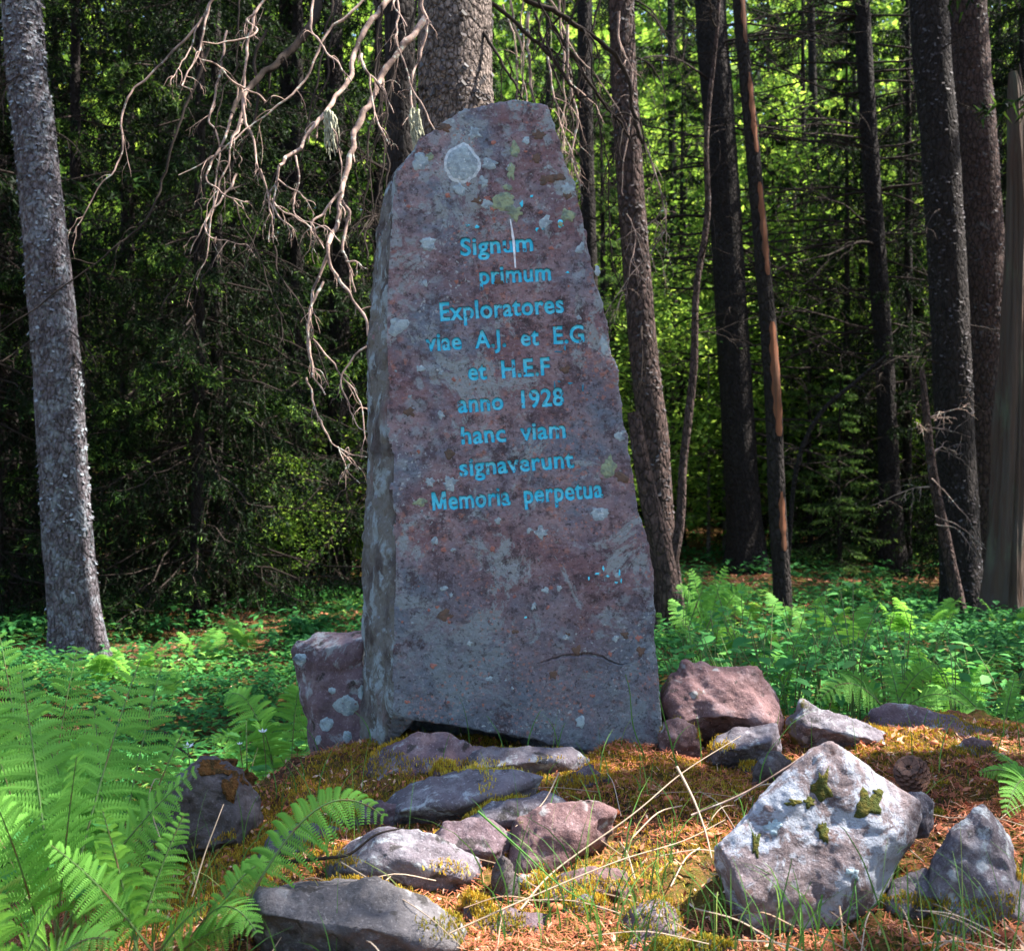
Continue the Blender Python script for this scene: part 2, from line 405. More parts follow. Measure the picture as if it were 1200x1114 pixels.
def axis(dense0, dense1, step, far0, far1, gr=1.12):
    a = list(np.arange(dense0, dense1, step)); s = step; v = a[-1]
    while v < far1: s = min(s * gr, 3.0); v += s; a.append(v)
    s = step; v = a[0]; b = []
    while v > far0: s = min(s * gr, 3.0); v -= s; b.append(v)
    return np.array(b[::-1] + a)
gx = axis(-1.5, 1.9, 0.011, -90, 90); gy = axis(1.75, 3.5, 0.011, -60, 150)
GX, GY = np.meshgrid(gx, gy)
GZ = H0(GX, GY)
gp = np.stack([GX, GY, GX * 0], -1).reshape(-1, 3)
near = (ss(-1.9, -1.3, GX) * ss(2.3, 1.8, GX) * ss(0.8, 1.5, GY) * ss(4.6, 3.6, GY))
cush = np.maximum(0, fbm(gp, 7, 3, 31)).reshape(GX.shape) ** 0.8
GZ = GZ - near * 0.012 + near * (0.036 * cush + 0.007 * fbm(gp, 42, 2, 33).reshape(GX.shape) + 0.004 * fbm(gp, 110, 1, 35).reshape(GX.shape))
ny, nx = GX.shape
gi = (np.arange(ny - 1)[:, None] * nx + np.arange(nx - 1)[None])
GF = np.stack([gi, gi + 1, gi + nx + 1, gi + nx], -1).reshape(-1, 4)
GV = np.stack([GX, GY, GZ], -1).reshape(-1, 3)
M['ground'] = layered('forest_floor', (0.040, 0.030, 0.020), [
    ('noise', 1.6, 0.40, 0.58, (0.125, 0.055, 0.032), dict(detail=5)),
    ('noise', 3.4, 0.47, 0.54, (0.100, 0.085, 0.018), dict(detail=7, rough=0.7)),
    ('noise', 5.0, 0.56, 0.62, (0.060, 0.062, 0.014), dict(detail=7, rough=0.7)),
    ('noise', 60, 0.45, 0.62, (0.26, 0.10, 0.05), dict(detail=6, rough=0.75, amt=0.65)),
    ('noise', 95, 0.55, 0.66, (0.025, 0.017, 0.012), dict(detail=5, rough=0.7, amt=0.8)),
    ('noise', 150, 0.62, 0.70, (0.40, 0.24, 0.13), dict(detail=3, amt=0.7)),
], [('noise', 70, 1.0, 0.012, dict(detail=8, rough=0.75)), ('noise', 200, 0.8, 0.004, dict(detail=4))], 1.0, 0.05)
link('ground', mesh_np('ground', GV, GF, smooth=True), mat=M['ground'], kind='structure')

# ------------------------------------------------------------------ rocks
def eval_mesh(o):
    dg = bpy.context.evaluated_depsgraph_get(); dg.update()
    e = o.evaluated_get(dg); me = e.to_mesh()
    V = np.empty(len(me.vertices) * 3, np.float32); me.vertices.foreach_get('co', V)
    N = np.empty(len(me.vertices) * 3, np.float32); me.vertices.foreach_get('normal', N)
    lt = np.empty(len(me.polygons), np.int32); me.polygons.foreach_get('loop_total', lt)
    li = np.empty(len(me.loops), np.int32); me.loops.foreach_get('vertex_index', li)
    mi = np.empty(len(me.polygons), np.int32); me.polygons.foreach_get('material_index', mi)
    st = np.concatenate([[0], np.cumsum(lt)[:-1]])
    out = {}
    for k in np.unique(lt):
        s = st[lt == k]; out[int(k)] = li[s[:, None] + np.arange(k)[None]]
    e.to_mesh_clear()
    return V.reshape(-1, 3).astype(float), N.reshape(-1, 3).astype(float), out, mi

def remesh(bm, voxel, smooth=2):
    me = bpy.data.meshes.new('work'); bm.to_mesh(me); bm.free()
    o = bpy.data.objects.new('work', me); COL.objects.link(o)
    m = o.modifiers.new('r', 'REMESH'); m.mode = 'VOXEL'; m.voxel_size = voxel
    s = o.modifiers.new('s', 'SMOOTH'); s.factor = 0.5; s.iterations = smooth
    V, N, F, _ = eval_mesh(o)
    bpy.data.objects.remove(o); bpy.data.meshes.remove(me)
    return V, N, F[4]

def hull_bm(pts):
    bm = bmesh.new()
    for p in pts: bm.verts.new(p)
    r = bmesh.ops.convex_hull(bm, input=bm.verts[:])
    bmesh.ops.delete(bm, geom=list({v for v in r['geom_interior'] + r['geom_unused'] if isinstance(v, bmesh.types.BMVert)}), context='VERTS')
    return bm

def roughen(V, N, size, amp, seed):
    p = V + 0.25 * size * np.stack([vnoise(V, 2.2 / size, seed + k) for k in range(3)], 1) * 0.3
    facet = np.abs(fbm(p, 2.6 / size, 3, seed + 5)) - 0.4          # ridged: chipped planes
    V = V + N * (amp * size * (0.055 * facet + 0.020 * fbm(p, 7 / size, 4, seed + 9, 0.55)))[:, None]
    # small steps, like spalled layers
    q = fbm(p, 4 / size, 2, seed + 17)
    st = np.round(q * 3) / 3 - q
    return V + N * (amp * size * 0.012 * st)[:, None]

sunk = []; rock_bvh = []; rock_geo = []
def rock(label, outline, d, thick, front, mat, size=None, amp=1.0, seed=1, voxel=None, group=None, name='rock', front_d=None, sink=0.0, back=0.7, backup=0.0):
    o = np.array(outline, float)
    c = o.mean(0)
    pts = [P(x, y, d + 0.3 * thick) for x, y in o]
    pts += [P(x, y, d + dd) for x, y, dd in front]
    for x, y in o:
        q = P(c[0] + (x - c[0]) * back, c[1] + (y - c[1]) * back + 6, d + thick); q[2] += backup; pts.append(q)
    bot = max(o[:, 1])
    for x, y in o[o[:, 1] > c[1]]:
        q = P(x, y, d + 0.35 * thick); q[2] -= 0.05 + sink; pts.append(q)
    pts = np.array(pts)
    ext = np.ptp(pts, axis=0); size = size or float(np.mean(sorted(ext)[1:]))
    voxel = voxel or max(0.0055, size / 70)
    V, N, F = remesh(hull_bm(pts), voxel, 1)
    V = roughen(V, N, size, amp, seed)
    base = np.array([pts[:, 0].mean(), pts[:, 1].mean(), pts[:, 2].min()])
    ob = thing(name, label, 'rock' if name != 'boulder' else 'boulder', tuple(base), group, mesh_np(name, V - base, F, smooth=True), M[mat])
    rock_geo.append((V, N)); rock_bvh.append(BVHTree.FromPolygons([tuple(v) for v in V], [tuple(f) for f in F.tolist()]))
    if name == 'sunken_stone': sunk.append((ob, d, outline[0][0], size))
    if name == 'boulder': globals()['boulder_bvh'] = rock_bvh[-1]
    return ob

rock('upright purple block leaning beside the foot of the monument, spotted with round pale lichens',
     [(339, 762), (347, 748), (372, 741), (400, 742), (432, 737), (434, 890), (398, 893), (372, 893), (366, 860), (357, 812)], 3.28, 0.30,
     [(372, 760, 0.02), (425, 750, 0), (428, 880, 0.0), (380, 880, 0.02), (368, 800, 0.02)], 'rock_purple', amp=0.7, seed=3)
rock('dark pointed boulder capped with rusty moss among the ferns',
     [(160, 990), (178, 955), (200, 915), (222, 890), (258, 886), (285, 898), (300, 925), (306, 950), (296, 985), (240, 1010)], 2.62, 0.34,
     [(205, 960, 0.02), (232, 905, 0.05), (280, 920, 0.04), (275, 985, 0.0), (200, 1005, 0.0)], 'rock_dark', amp=1.4, seed=11)
rock('blue grey wedge stone propping up the near corner of the monument',
     [(424, 900), (440, 878), (490, 853), (530, 858), (575, 880), (568, 900), (500, 918), (440, 928)], 2.84, 0.30,
     [(440, 918, 0), (500, 905, 0.0), (488, 866, 0.08), (560, 893, 0.06)], 'rock_purple', amp=1.0, seed=5)
rock('thin flat slab under the middle of the monument, edge covered by moss',
     [(535, 895), (556, 876), (620, 872), (672, 874), (690, 892), (610, 908), (550, 910)], 2.82, 0.3,
     [(560, 900, 0), (650, 890, 0.02)], 'rock_grey', amp=0.8, seed=7)
rock('long flat slab sloping down in front of the wedge stone, its far end pale',
     [(440, 952), (462, 926), (505, 908), (550, 898), (600, 898), (640, 908), (620, 928), (540, 954), (470, 966)], 2.56, 0.28,
     [(470, 950, 0), (580, 930, 0.0), (540, 945, 0)], 'rock_grey', amp=0.8, seed=9)
rock('pale grey block lying among needles between the fern and the low slab',
     [(385, 1010), (405, 985), (440, 968), (490, 972), (535, 985), (565, 1015), (560, 1050), (500, 1050), (420, 1035)], 2.28, 0.24,
     [(400, 1020, 0), (450, 1000, 0.0), (540, 1030, 0.0), (500, 1045, 0)], 'rock_grey', amp=1.0, seed=13)
rock('wide flat grey slab at the bottom edge with a dark broken side',
     [(292, 1062), (300, 1045), (360, 1034), (430, 1034), (500, 1052), (542, 1072), (552, 1100), (540, 1125), (400, 1125), (310, 1110)], 2.02, 0.26,
     [(310, 1072, 0.02), (420, 1086, -0.04), (535, 1110, 0), (330, 1110, 0.04), (430, 1130, 0.0)], 'rock_flat', amp=0.9, seed=15, back=0.85)
rock('reddish purple stone half buried in orange moss in the middle of the cairn',
     [(586, 1030), (592, 985), (604, 955), (640, 938), (690, 934), (722, 950), (720, 975), (680, 1000), (640, 1040), (600, 1052)], 2.34, 0.28,
     [(600, 1040, 0.0), (625, 985, 0.02), (640, 975, 0.04), (705, 960, 0.05), (632, 1035, 0)], 'rock_red', amp=0.9, seed=17)
rock('small upright dark brown splinter of stone standing in the moss',
     [(574, 1050), (576, 1015), (588, 1000), (600, 1006), (608, 1040), (606, 1070), (585, 1072)], 2.25, 0.07,
     [(585, 1060, 0), (592, 1015, 0)], 'rock_dark', amp=1.2, seed=19, voxel=0.004)
rock('small reddish lump lying on the slab below the monument',
     [(505, 912), (508, 898), (520, 890), (533, 895), (536, 908), (525, 918)], 2.72, 0.07, [(520, 905, 0)], 'rock_red', amp=1.4, seed=21, voxel=0.004)
rock('purple stone with a pointed peak at the bottom edge before the white boulder',
     [(700, 1114), (730, 1078), (770, 1047), (792, 1062), (806, 1100), (812, 1130), (720, 1135)], 2.06, 0.22,
     [(735, 1110, 0), (770, 1070, 0.03), (800, 1120, 0)], 'rock_purple', amp=1.1, seed=23)
rock('low reddish stone at the bottom edge beside the purple pointed one',
     [(596, 1130), (605, 1100), (640, 1086), (680, 1090), (702, 1112), (700, 1135)], 2.08, 0.22,
     [(620, 1120, 0), (670, 1110, 0)], 'rock_red', amp=1.0, seed=25)
rock('small pale stone beside the dark splinter near the low slab',
     [(540, 1062), (548, 1045), (572, 1052), (590, 1080), (590, 1105), (556, 1095)], 2.15, 0.12,
     [(560, 1080, 0)], 'rock_grey', amp=1.0, seed=27, voxel=0.005)
rock('rounded purple red boulder just behind the base of the monument, mossy on its top edge',
     [(776, 820), (780, 790), (800, 774), (850, 778), (890, 786), (908, 808), (920, 838), (918, 852), (880, 862), (800, 864)], 3.02, 0.42,
     [(800, 845, 0.02), (812, 800, 0.06), (885, 812, 0.05), (900, 845, 0.02), (850, 840, 0)], 'rock_red', amp=1.1, seed=29)
rock('grey block wedged under the rounded purple red boulder',
     [(830, 885), (838, 860), (870, 850), (912, 846), (916, 866), (905, 884), (870, 893)], 2.86, 0.24,
     [(845, 880, 0), (900, 870, 0)], 'rock_grey', amp=1.0, seed=31, voxel=0.005)
rock('low pale ridge stone with orange moss on its slope behind the white boulder',
     [(925, 845), (940, 823), (975, 832), (1005, 848), (1045, 858), (1050, 872), (1000, 878), (940, 872)], 2.98, 0.26,
     [(945, 850, 0.02), (1020, 866, 0)], 'rock_grey', amp=1.0, seed=33)
rock('long flat grey stone along the far crest of the cairn',
     [(1012, 850), (1022, 832), (1045, 825), (1085, 829), (1130, 843), (1160, 856), (1190, 870), (1185, 880), (1040, 876)], 3.22, 0.30,
     [(1040, 860, 0.02), (1120, 862, 0.0)], 'rock_purple', amp=0.8, seed=35)
rock('big angular boulder crusted with white lichen and dotted with dark moss',
     [(834, 992), (846, 978), (905, 918), (950, 880), (974, 866), (998, 880), (1030, 905), (1052, 926), (1080, 938), (1082, 955), (1060, 990), (1038, 1004), (1030, 1030), (1020, 1062), (985, 1080), (950, 1110), (930, 1135), (890, 1135), (866, 1070), (850, 1030)], 2.10, 0.36,
     [(842, 990, 0.06), (873, 1052, -0.01), (955, 1090, 0.02), (1010, 1062, 0.03), (1040, 985, 0.05), (1072, 950, 0.10), (975, 872, 0.17), (890, 1120, 0.02)],
     'rock_white', amp=0.6, seed=37, name='boulder', voxel=0.005)
rock('tall grey pointed stone standing in grass at the end of the cairn',
     [(1078, 1135), (1085, 1050), (1092, 1000), (1120, 960), (1152, 940), (1172, 960), (1192, 1000), (1206, 1040), (1206, 1135)], 2.12, 0.28,
     [(1100, 1100, 0), (1120, 985, 0.04), (1152, 958, 0.05), (1190, 1020, 0.03), (1190, 1110, 0)], 'rock_grey', amp=1.0, seed=39)
rock('pale pinkish stone under the crossing straws near the bottom middle', [(655, 1082), (660, 1056), (685, 1044), (712, 1056), (716, 1080), (680, 1090)], 2.14, 0.12, [(680, 1075, 0)], 'rock_grey', amp=1.1, seed=51, voxel=0.005)
rock('low purple stone half sunk between the wedge stone and the arching fern', [(395, 960), (410, 940), (445, 935), (470, 945), (462, 962), (420, 968)], 2.55, 0.16, [(430, 958, 0)], 'rock_purple', amp=1.1, seed=53, voxel=0.005)
rock('small grey stone sunk in moss just before the cone', [(1040, 945), (1052, 930), (1080, 926), (1098, 940), (1090, 956), (1055, 958)], 2.3, 0.12, [(1068, 952, 0)], 'rock_grey', amp=1.1, seed=55, voxel=0.005)
rock('mossy brown lump of stone under the lip of the grey wedged block', [(880, 905), (890, 884), (915, 878), (930, 892), (925, 910)], 2.7, 0.12, [(905, 902, 0)], 'rock_dark', amp=1.2, seed=57, voxel=0.005)
rock('small dark stone in the shaded grass before the splinter stone',
     [(640, 1070), (655, 1052), (690, 1048), (712, 1062), (706, 1084), (660, 1090)], 2.2, 0.12, [(670, 1070, 0)], 'rock_dark', amp=1.2, seed=41, voxel=0.005)
rock('small red grey stone beside the rounded boulder against the monument',
     [(772, 870), (776, 846), (795, 838), (815, 850), (822, 868), (800, 880)], 2.92, 0.12, [(790, 865, 0)], 'rock_red', amp=1.2, seed=43, voxel=0.005)

rock('flat pale slab edge showing between wedge stone and half buried reddish stone', [(540, 960), (575, 938), (640, 930), (668, 938), (640, 958), (570, 972)], 2.48, 0.2, [(560, 959, 0.0), (630, 958, 0.0), (581, 966, 0.0), (589, 943, 0.08), (624, 938, 0.08), (640, 943, 0.08)], 'rock_grey', amp=0.9, seed=700, voxel=0.005)
rock('tilted purple slab jammed between pale block and reddish middle stone', [(500, 985), (520, 962), (570, 958), (600, 975), (590, 1005), (540, 1010)], 2.36, 0.2, [(516, 988, 0.0), (579, 999, 0.0), (544, 1002, 0.0), (535, 970, 0.08), (562, 968, 0.08), (579, 978, 0.08)], 'rock_purple', amp=0.9, seed=701, voxel=0.005)
rock('broken reddish slab lying below the half buried reddish stone', [(620, 1060), (640, 1030), (690, 1012), (735, 1020), (740, 1042), (690, 1060)], 2.2, 0.2, [(640, 1054, 0.0), (724, 1044, 0.0), (689, 1054, 0.0), (661, 1033, 0.08), (688, 1022, 0.08), (713, 1027, 0.08)], 'rock_red', amp=0.9, seed=703, voxel=0.005)
rock('low flat slab between the dark pointed boulder and pale block', [(300, 1000), (320, 975), (370, 962), (400, 972), (392, 996), (340, 1012)], 2.45, 0.2, [(316, 998, 0.0), (380, 996, 0.0), (344, 1004, 0.0), (335, 979, 0.08), (363, 972, 0.08), (379, 978, 0.08)], 'rock_flat', amp=0.9, seed=706, voxel=0.005)
rock('rough grey slab at the bottom edge between flat slab and reddish stone', [(545, 1110), (560, 1075), (600, 1062), (640, 1072), (636, 1100), (600, 1125)], 2.1, 0.18, [(561, 1105, 0.0), (624, 1100, 0.0), (599, 1114, 0.0), (577, 1081, 0.072), (599, 1073, 0.072), (621, 1079, 0.072)], 'rock_purple', amp=0.9, seed=707, voxel=0.005)
rock('grey slab sunk between the white boulder and the tall pointed stone', [(1030, 1060), (1045, 1030), (1085, 1015), (1105, 1035), (1100, 1075), (1050, 1085)], 2.15, 0.18, [(1042, 1060, 0.0), (1091, 1068, 0.0), (1056, 1073, 0.0), (1056, 1038, 0.072), (1078, 1029, 0.072), (1089, 1041, 0.072)], 'rock_grey', amp=0.9, seed=709, voxel=0.005)
rs_ = np.random.default_rng(404)
for i in range(22):
    for _ in range(30):
        px_, dd_ = rs_.uniform(330, 1180), rs_.uniform(2.0, 2.95); x_ = (px_ - 600) * dd_ / FPX; z_ = HZ(x_, dd_); py_ = 557 + (CAM_Z - z_) * FPX / dd_
        if not (835 < px_ < 1080 and dd_ < 2.35) and not (px_ < 560 and py_ > 1040) and not (dd_ > 2.75 and px_ < 790): break
    w_ = rs_.uniform(14, 40); h_ = w_ * rs_.uniform(.35, .7); an = np.sort(rs_.uniform(0, 6.28, 8))
    ol = [(px_ + w_ * math.cos(t) * rs_.uniform(.75, 1.1), py_ - 3 + h_ * math.sin(t) * rs_.uniform(.7, 1.1)) for t in an]
    rock('small weathered stone half sunk in the moss of the cairn', ol, dd_, w_ * dd_ / FPX * 1.5, [(px_ - w_ * .4, py_ + h_ * .3, 0), (px_ + w_ * .3, py_ - h_ * .1, 0.01)], ['rock_grey', 'rock_purple', 'rock_red', 'rock_flat'][i % 4], amp=1.3, seed=500 + i, voxel=0.0045, group='small stones sunk in the cairn', name='sunken_stone')
reg = {}
for o_, d_, px_, s_ in sunk:
    k_ = ('by the tall pointed stone' if px_ > 1085 else 'around the white boulder' if px_ > 770 else 'at the foot of the monument' if d_ > 2.5 and px_ > 520 else 'below the blue grey wedge stone' if d_ > 2.4 else 'around the reddish middle stone' if px_ > 560 else 'near the arching fern frond')
    reg.setdefault(k_, []).append((-s_, o_.name))
for k_, L_ in reg.items():
    for r_, (s_, n_) in enumerate(sorted(L_)):
        bpy.data.objects[n_]['label'] = ['largest', 'second largest', 'third largest', 'fourth largest', 'fifth largest', 'sixth largest', 'seventh largest', 'eighth largest', 'ninth largest', 'tenth largest', 'eleventh largest', 'twelfth largest', 'thirteenth largest', 'smallest', 'tiny', 'tiniest'][min(r_, 15)] + ' sunken stone in the moss ' + k_

# ------------------------------------------------------------------ the standing stone
front = [(461, 836), (462, 760), (462, 700), (463, 620), (462, 560), (458, 480), (452, 400), (453, 340), (455, 290), (459, 235), (466, 200), (484, 176), (498, 158), (516, 144),
         (538, 130), (560, 124), (582, 119), (602, 115), (622, 118), (641, 121), (646, 128), (649, 142), (656, 170), (664, 196), (675, 214), (684, 254), (693, 301), (702, 348), (711, 384), (721, 430), (730, 480),
         (742, 545), (750, 600), (759, 650), (764, 700), (769, 750), (774, 800), (778, 850), (779, 874), (745, 876), (700, 880), (664, 876), (640, 872), (600, 864), (560, 857), (520, 850), (485, 842)]
mid = [(441, 890), (438, 800), (437, 700), (438, 620), (437, 560), (437, 480), (438, 400), (441, 340), (446, 290), (452, 240), (462, 206), (483, 178)]
back = [(423, 900), (424, 800), (426, 700), (428, 620), (429, 560), (430, 480), (429, 400), (434, 340), (440, 290), (450, 240), (462, 208), (484, 180)]
def fdepth(px, py):                       # the face is turned a little and leans back slightly
    return 2.97 + 0.06 * (px - 460) / 320 + 0.05 * (880 - py) / 760
n = len(front)
ring0 = [P(x, y, fdepth(x, y)) for x, y in front]
ring1, ring2 = [], []
for i, (x, y) in enumerate(front):
    f = fdepth(x, y)
    if i < 12:
        ring1.append(P(*mid[i], f + 0.13)); ring2.append(P(*back[i], f + 0.29))
    elif y > 830:
        q = P(x, y, f); ring1.append(np.array([q[0] * 1.0, f + 0.16, q[2] - (0.01 if x < 640 else 0.15)]))
        ring2.append(np.array([q[0] * 0.93, f + 0.36, 0.32]))
    else:
        q = P(x, y, f)
        ring1.append(np.array([q[0] - 0.008, f + 0.16, q[2] - 0.006])); ring2.append(np.array([q[0] * 0.98 - 0.03, f + 0.33, q[2] - 0.03]))
bm = bmesh.new()
vs = [[bm.verts.new(p) for p in r] for r in (ring0, ring1, ring2)]
for a, b in ((0, 1), (1, 2)):
    for i in range(n):
        bm.faces.new((vs[a][i], vs[a][(i + 1) % n], vs[b][(i + 1) % n], vs[b][i]))
bm.faces.new(vs[0][::-1]); bm.faces.new(vs[2])
bmesh.ops.recalc_face_normals(bm, faces=bm.faces)
SV, SN, SF = remesh(bm, 0.0062, 1)
edge_side = ss(0.3, -0.5, SN[:, 1])
chip = np.abs(fbm(SV * np.array([1, 1, .6]), 5, 3, 71)) - 0.35
frontness = ss(-0.6, -0.95, SN[:, 1])
amp = 0.013 * (1 - frontness) + 0.0045 * frontness
SV = SV + SN * (amp * chip + (0.006 * (1 - frontness) + 0.0016 * frontness) * fbm(SV, 28, 3, 73) + 0.0007 * fbm(SV, 120, 2, 74))[:, None]
# spalled layers: low steps across the face
q = fbm(SV * np.array([1, 1, 1.6]), 3.1, 3, 81) + 1.2 * (SV[:, 2] - 1)
SV = SV + SN * (0.0035 * (np.round(q * 1.6) / 1.6 - q) * (0.5 + (1 - frontness)))[:, None]
SBVH = BVHTree.FromPolygons([tuple(v) for v in SV], [tuple(f) for f in SF.tolist()])
CAMP = Vector((0, 0, CAM_Z))
def onstone(px, py, off=0.0, trees=None):
    d = (Vector(P(px, py, 3.0)) - CAMP).normalized()
    hit = (trees or SBVH).ray_cast(CAMP, d)
    h = hit[0] if hit[0] is not None else Vector(P(px, py, fdepth(px, py)))
    return np.array(h + Vector((0.05, -1, 0.05)).normalized() * off)

sbase = np.array([0.0, 3.15, 0.35])
stone_root = thing('standing_stone', 'tall tapering red porphyry monument with turquoise inscription standing on the cairn', 'monument', tuple(sbase))
lines = [("Signum", (540, 299), (625, 293), 20), ("primum", (562, 332.5), (646, 328), 20), ("Exploratores", (516, 375.5), (661, 365.5), 21),
         ("viae  A.J.  et  E.G", (499, 411), (685, 400.5), 20), ("et  H.E.F", (549, 445), (645, 438.5), 20), ("anno  1928", (537, 483), (661, 474), 20),
         ("hanc  viam", (541, 520), (663, 512), 20), ("signaverunt", (539, 557.5), (673, 547), 20), ("Memoria  perpetua", (507, 598), (707, 582), 21)]
RX0, RY0, RES = 440, 265, 5.0
mask = np.zeros((int(345 * RES), int(290 * RES)), np.float32)
def raster(tri):
    t = (np.asarray(tri) - [RX0, RY0]) * RES
    x0, y0 = np.floor(t.min(0)).astype(int); x1, y1 = np.ceil(t.max(0)).astype(int) + 1
    xx, yy = np.meshgrid(np.arange(x0, x1) + .5, np.arange(y0, y1) + .5)
    def e(a, b): return (b[0] - a[0]) * (yy - a[1]) - (b[1] - a[1]) * (xx - a[0])
    a, b, c = e(t[0], t[1]), e(t[1], t[2]), e(t[2], t[0])
    ins = ((a >= 0) & (b >= 0) & (c >= 0)) | ((a <= 0) & (b <= 0) & (c <= 0))
    mask[y0:y1, x0:x1][ins] = 1
texts = []
for txt, a, b, cap in lines:
    cu = bpy.data.curves.new('t', 'FONT'); cu.body = txt; cu.resolution_u = 4; cu.offset = 0.026; cu.space_character = 1.06
    to = bpy.data.objects.new('t', cu); COL.objects.link(to)
    V, N, F, _ = eval_mesh(to)
    bpy.data.objects.remove(to)
    x0, x1 = V[:, 0].min(), V[:, 0].max()
    a = np.array(a, float); b = np.array(b, float); u = (b - a); L = np.linalg.norm(u); up = np.array([u[1], -u[0]]) / L
    px = a[None] + (V[:, :1] - x0) / (x1 - x0) * u[None] + V[:, 1:2] / 0.70 * cap * up[None]
    px += 0.35 * np.stack([vnoise(np.c_[px, px[:, 0] * 0], 0.11, 5), vnoise(np.c_[px, px[:, 0] * 0], 0.11, 6)], 1)
    if txt[0] == 'M':                        # the font's own capital M is replaced by four plain strokes
        cu = bpy.data.curves.new('t', 'FONT'); cu.body = 'M'; cu.offset = 0.026; to = bpy.data.objects.new('t', cu); COL.objects.link(to); mV = eval_mesh(to)[0]; bpy.data.objects.remove(to)
        mw = float(np.ptp(mV[:, 0])); keepv = V[:, 0] > x0 + mw + 0.012
        st = [((0, 0), (.15, 0), (.15, .71), (0, .71)), ((mw - .15, 0), (mw, 0), (mw, .71), (mw - .15, .71)), ((.0, .71), (.17, .71), (mw / 2 + .07, .04), (mw / 2 - .07, .04)), ((mw - .17, .71), (mw, .71), (mw / 2 + .07, .04), (mw / 2 - .07, .04))]
        n0 = len(V); ex = np.array([p for q in st for p in q]); exw = a[None] + ex[:, :1] / (x1 - x0) * u[None] + ex[:, 1:2] / 0.70 * cap * up[None]
        F = {k: arr[keepv[arr].all(1)] for k, arr in F.items()}; F.setdefault(4, np.zeros((0, 4), int)); F[4] = np.vstack([F[4], n0 + np.arange(16).reshape(4, 4)]); px = np.vstack([px, exw])
    T = [t for arr in F.values() for f in arr for t in ([f[0], f[k], f[k + 1]] for k in range(1, len(f) - 1))]
    T = np.array(T)
    for t in T: raster(px[t])
    texts.append((px, T))
for _ in range(2):                       # a slightly worn, rounded arris
    m2 = mask.copy(); m2[1:-1, 1:-1] = (mask[1:-1, 1:-1] * 2 + mask[:-2, 1:-1] + mask[2:, 1:-1] + mask[1:-1, :-2] + mask[1:-1, 2:]) / 6; mask = m2

# finer mesh where it is carved or cracked
bm = bmesh.new(); vv_ = [bm.verts.new(v) for v in SV]
for f in SF.tolist(): bm.faces.new([vv_[i] for i in f])
def inpx(c):
    x = 600 + c[0] * FPX / c[1]; y = 557 - (c[2] - CAM_Z) * FPX / c[1]
    if 632 < x < 736 and 756 < y < 790: return True
    return any(min(a[0], b[0]) - 5 < x < max(a[0], b[0]) + 5 and a[1] + (b[1] - a[1]) * (x - a[0]) / (b[0] - a[0]) - cap - 7 < y < a[1] + (b[1] - a[1]) * (x - a[0]) / (b[0] - a[0]) + 9 for _, a, b, cap in lines)
sel = [f for f in bm.faces if f.calc_center_median()[1] < 3.12 and inpx(f.calc_center_median())]
edges = list({e for f in sel for e in f.edges})
bmesh.ops.subdivide_edges(bm, edges=edges, cuts=3, use_grid_fill=True)
bmesh.ops.triangulate(bm, faces=[f for f in bm.faces if len(f.verts) > 4])
bm.verts.index_update()
ft = np.array([[v.index for v in f.verts] for f in bm.faces if len(f.verts) == 3]).reshape(-1, 3); fq = np.array([[v.index for v in f.verts] for f in bm.faces if len(f.verts) == 4])
SV2 = np.array([v.co[:] for v in bm.verts]); bm.free()
vx = 600 + SV2[:, 0] * FPX / SV2[:, 1]; vy = 557 - (SV2[:, 2] - CAM_Z) * FPX / SV2[:, 1]
iu = ((vx - RX0) * RES).astype(int); iv = ((vy - RY0) * RES).astype(int)
ok = (iu >= 0) & (iv >= 0) & (iu < mask.shape[1]) & (iv < mask.shape[0]) & (SV2[:, 1] < 3.12)
dep = np.zeros(len(SV2)); dep[ok] = mask[iv[ok], iu[ok]]
push = 0.0085 * dep
crack = catmull([(632, 777, 0), (640, 774, 0), (655, 770, 0), (672, 768, 0), (690, 767, 0), (706, 770, 0), (718, 776, 0), (728, 779, 0), (736, 776, 0)], 6); crack[:, 1] += 0.9 * vnoise(crack, .3, 9)
near_c = (vx > 630) & (vx < 738) & (vy > 755) & (vy < 792) & (SV2[:, 1] < 3.12)
cyv = np.interp(vx[near_c], crack[:, 0], crack[:, 1]); cw = 1.7 * np.clip(np.sin((vx[near_c] - 632) / 104 * 3.14), 0.1, 1)
push[near_c] += 0.012 * np.exp(-((vy[near_c] - cyv) / cw) ** 2) - 0.002 * ss(5, 0, vy[near_c] - cyv) * ss(-1, 1, vy[near_c] - cyv)
SV2[:, 1] += push
stone_me = mesh_np('slab', SV2 - sbase, [ft, fq], smooth=True, mats=[M['stone'], M['stone_side'], M['blue_dark']])
def side_of(F):
    A_, B_, C_ = SV2[F[:, 0]], SV2[F[:, 1]], SV2[F[:, 2]]; fn = norm(np.cross(B_ - A_, C_ - A_)); cen = SV2[F].mean(1)
    if F.shape[1] and True:
        gd = dep[F].mean(1)
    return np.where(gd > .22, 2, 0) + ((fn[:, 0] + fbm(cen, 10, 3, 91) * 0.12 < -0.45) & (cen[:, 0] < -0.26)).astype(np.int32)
stone_me.polygons.foreach_set('material_index', np.concatenate([side_of(f) for f in (ft, fq) if len(f)]))
slab = link('slab', stone_me, stone_root)
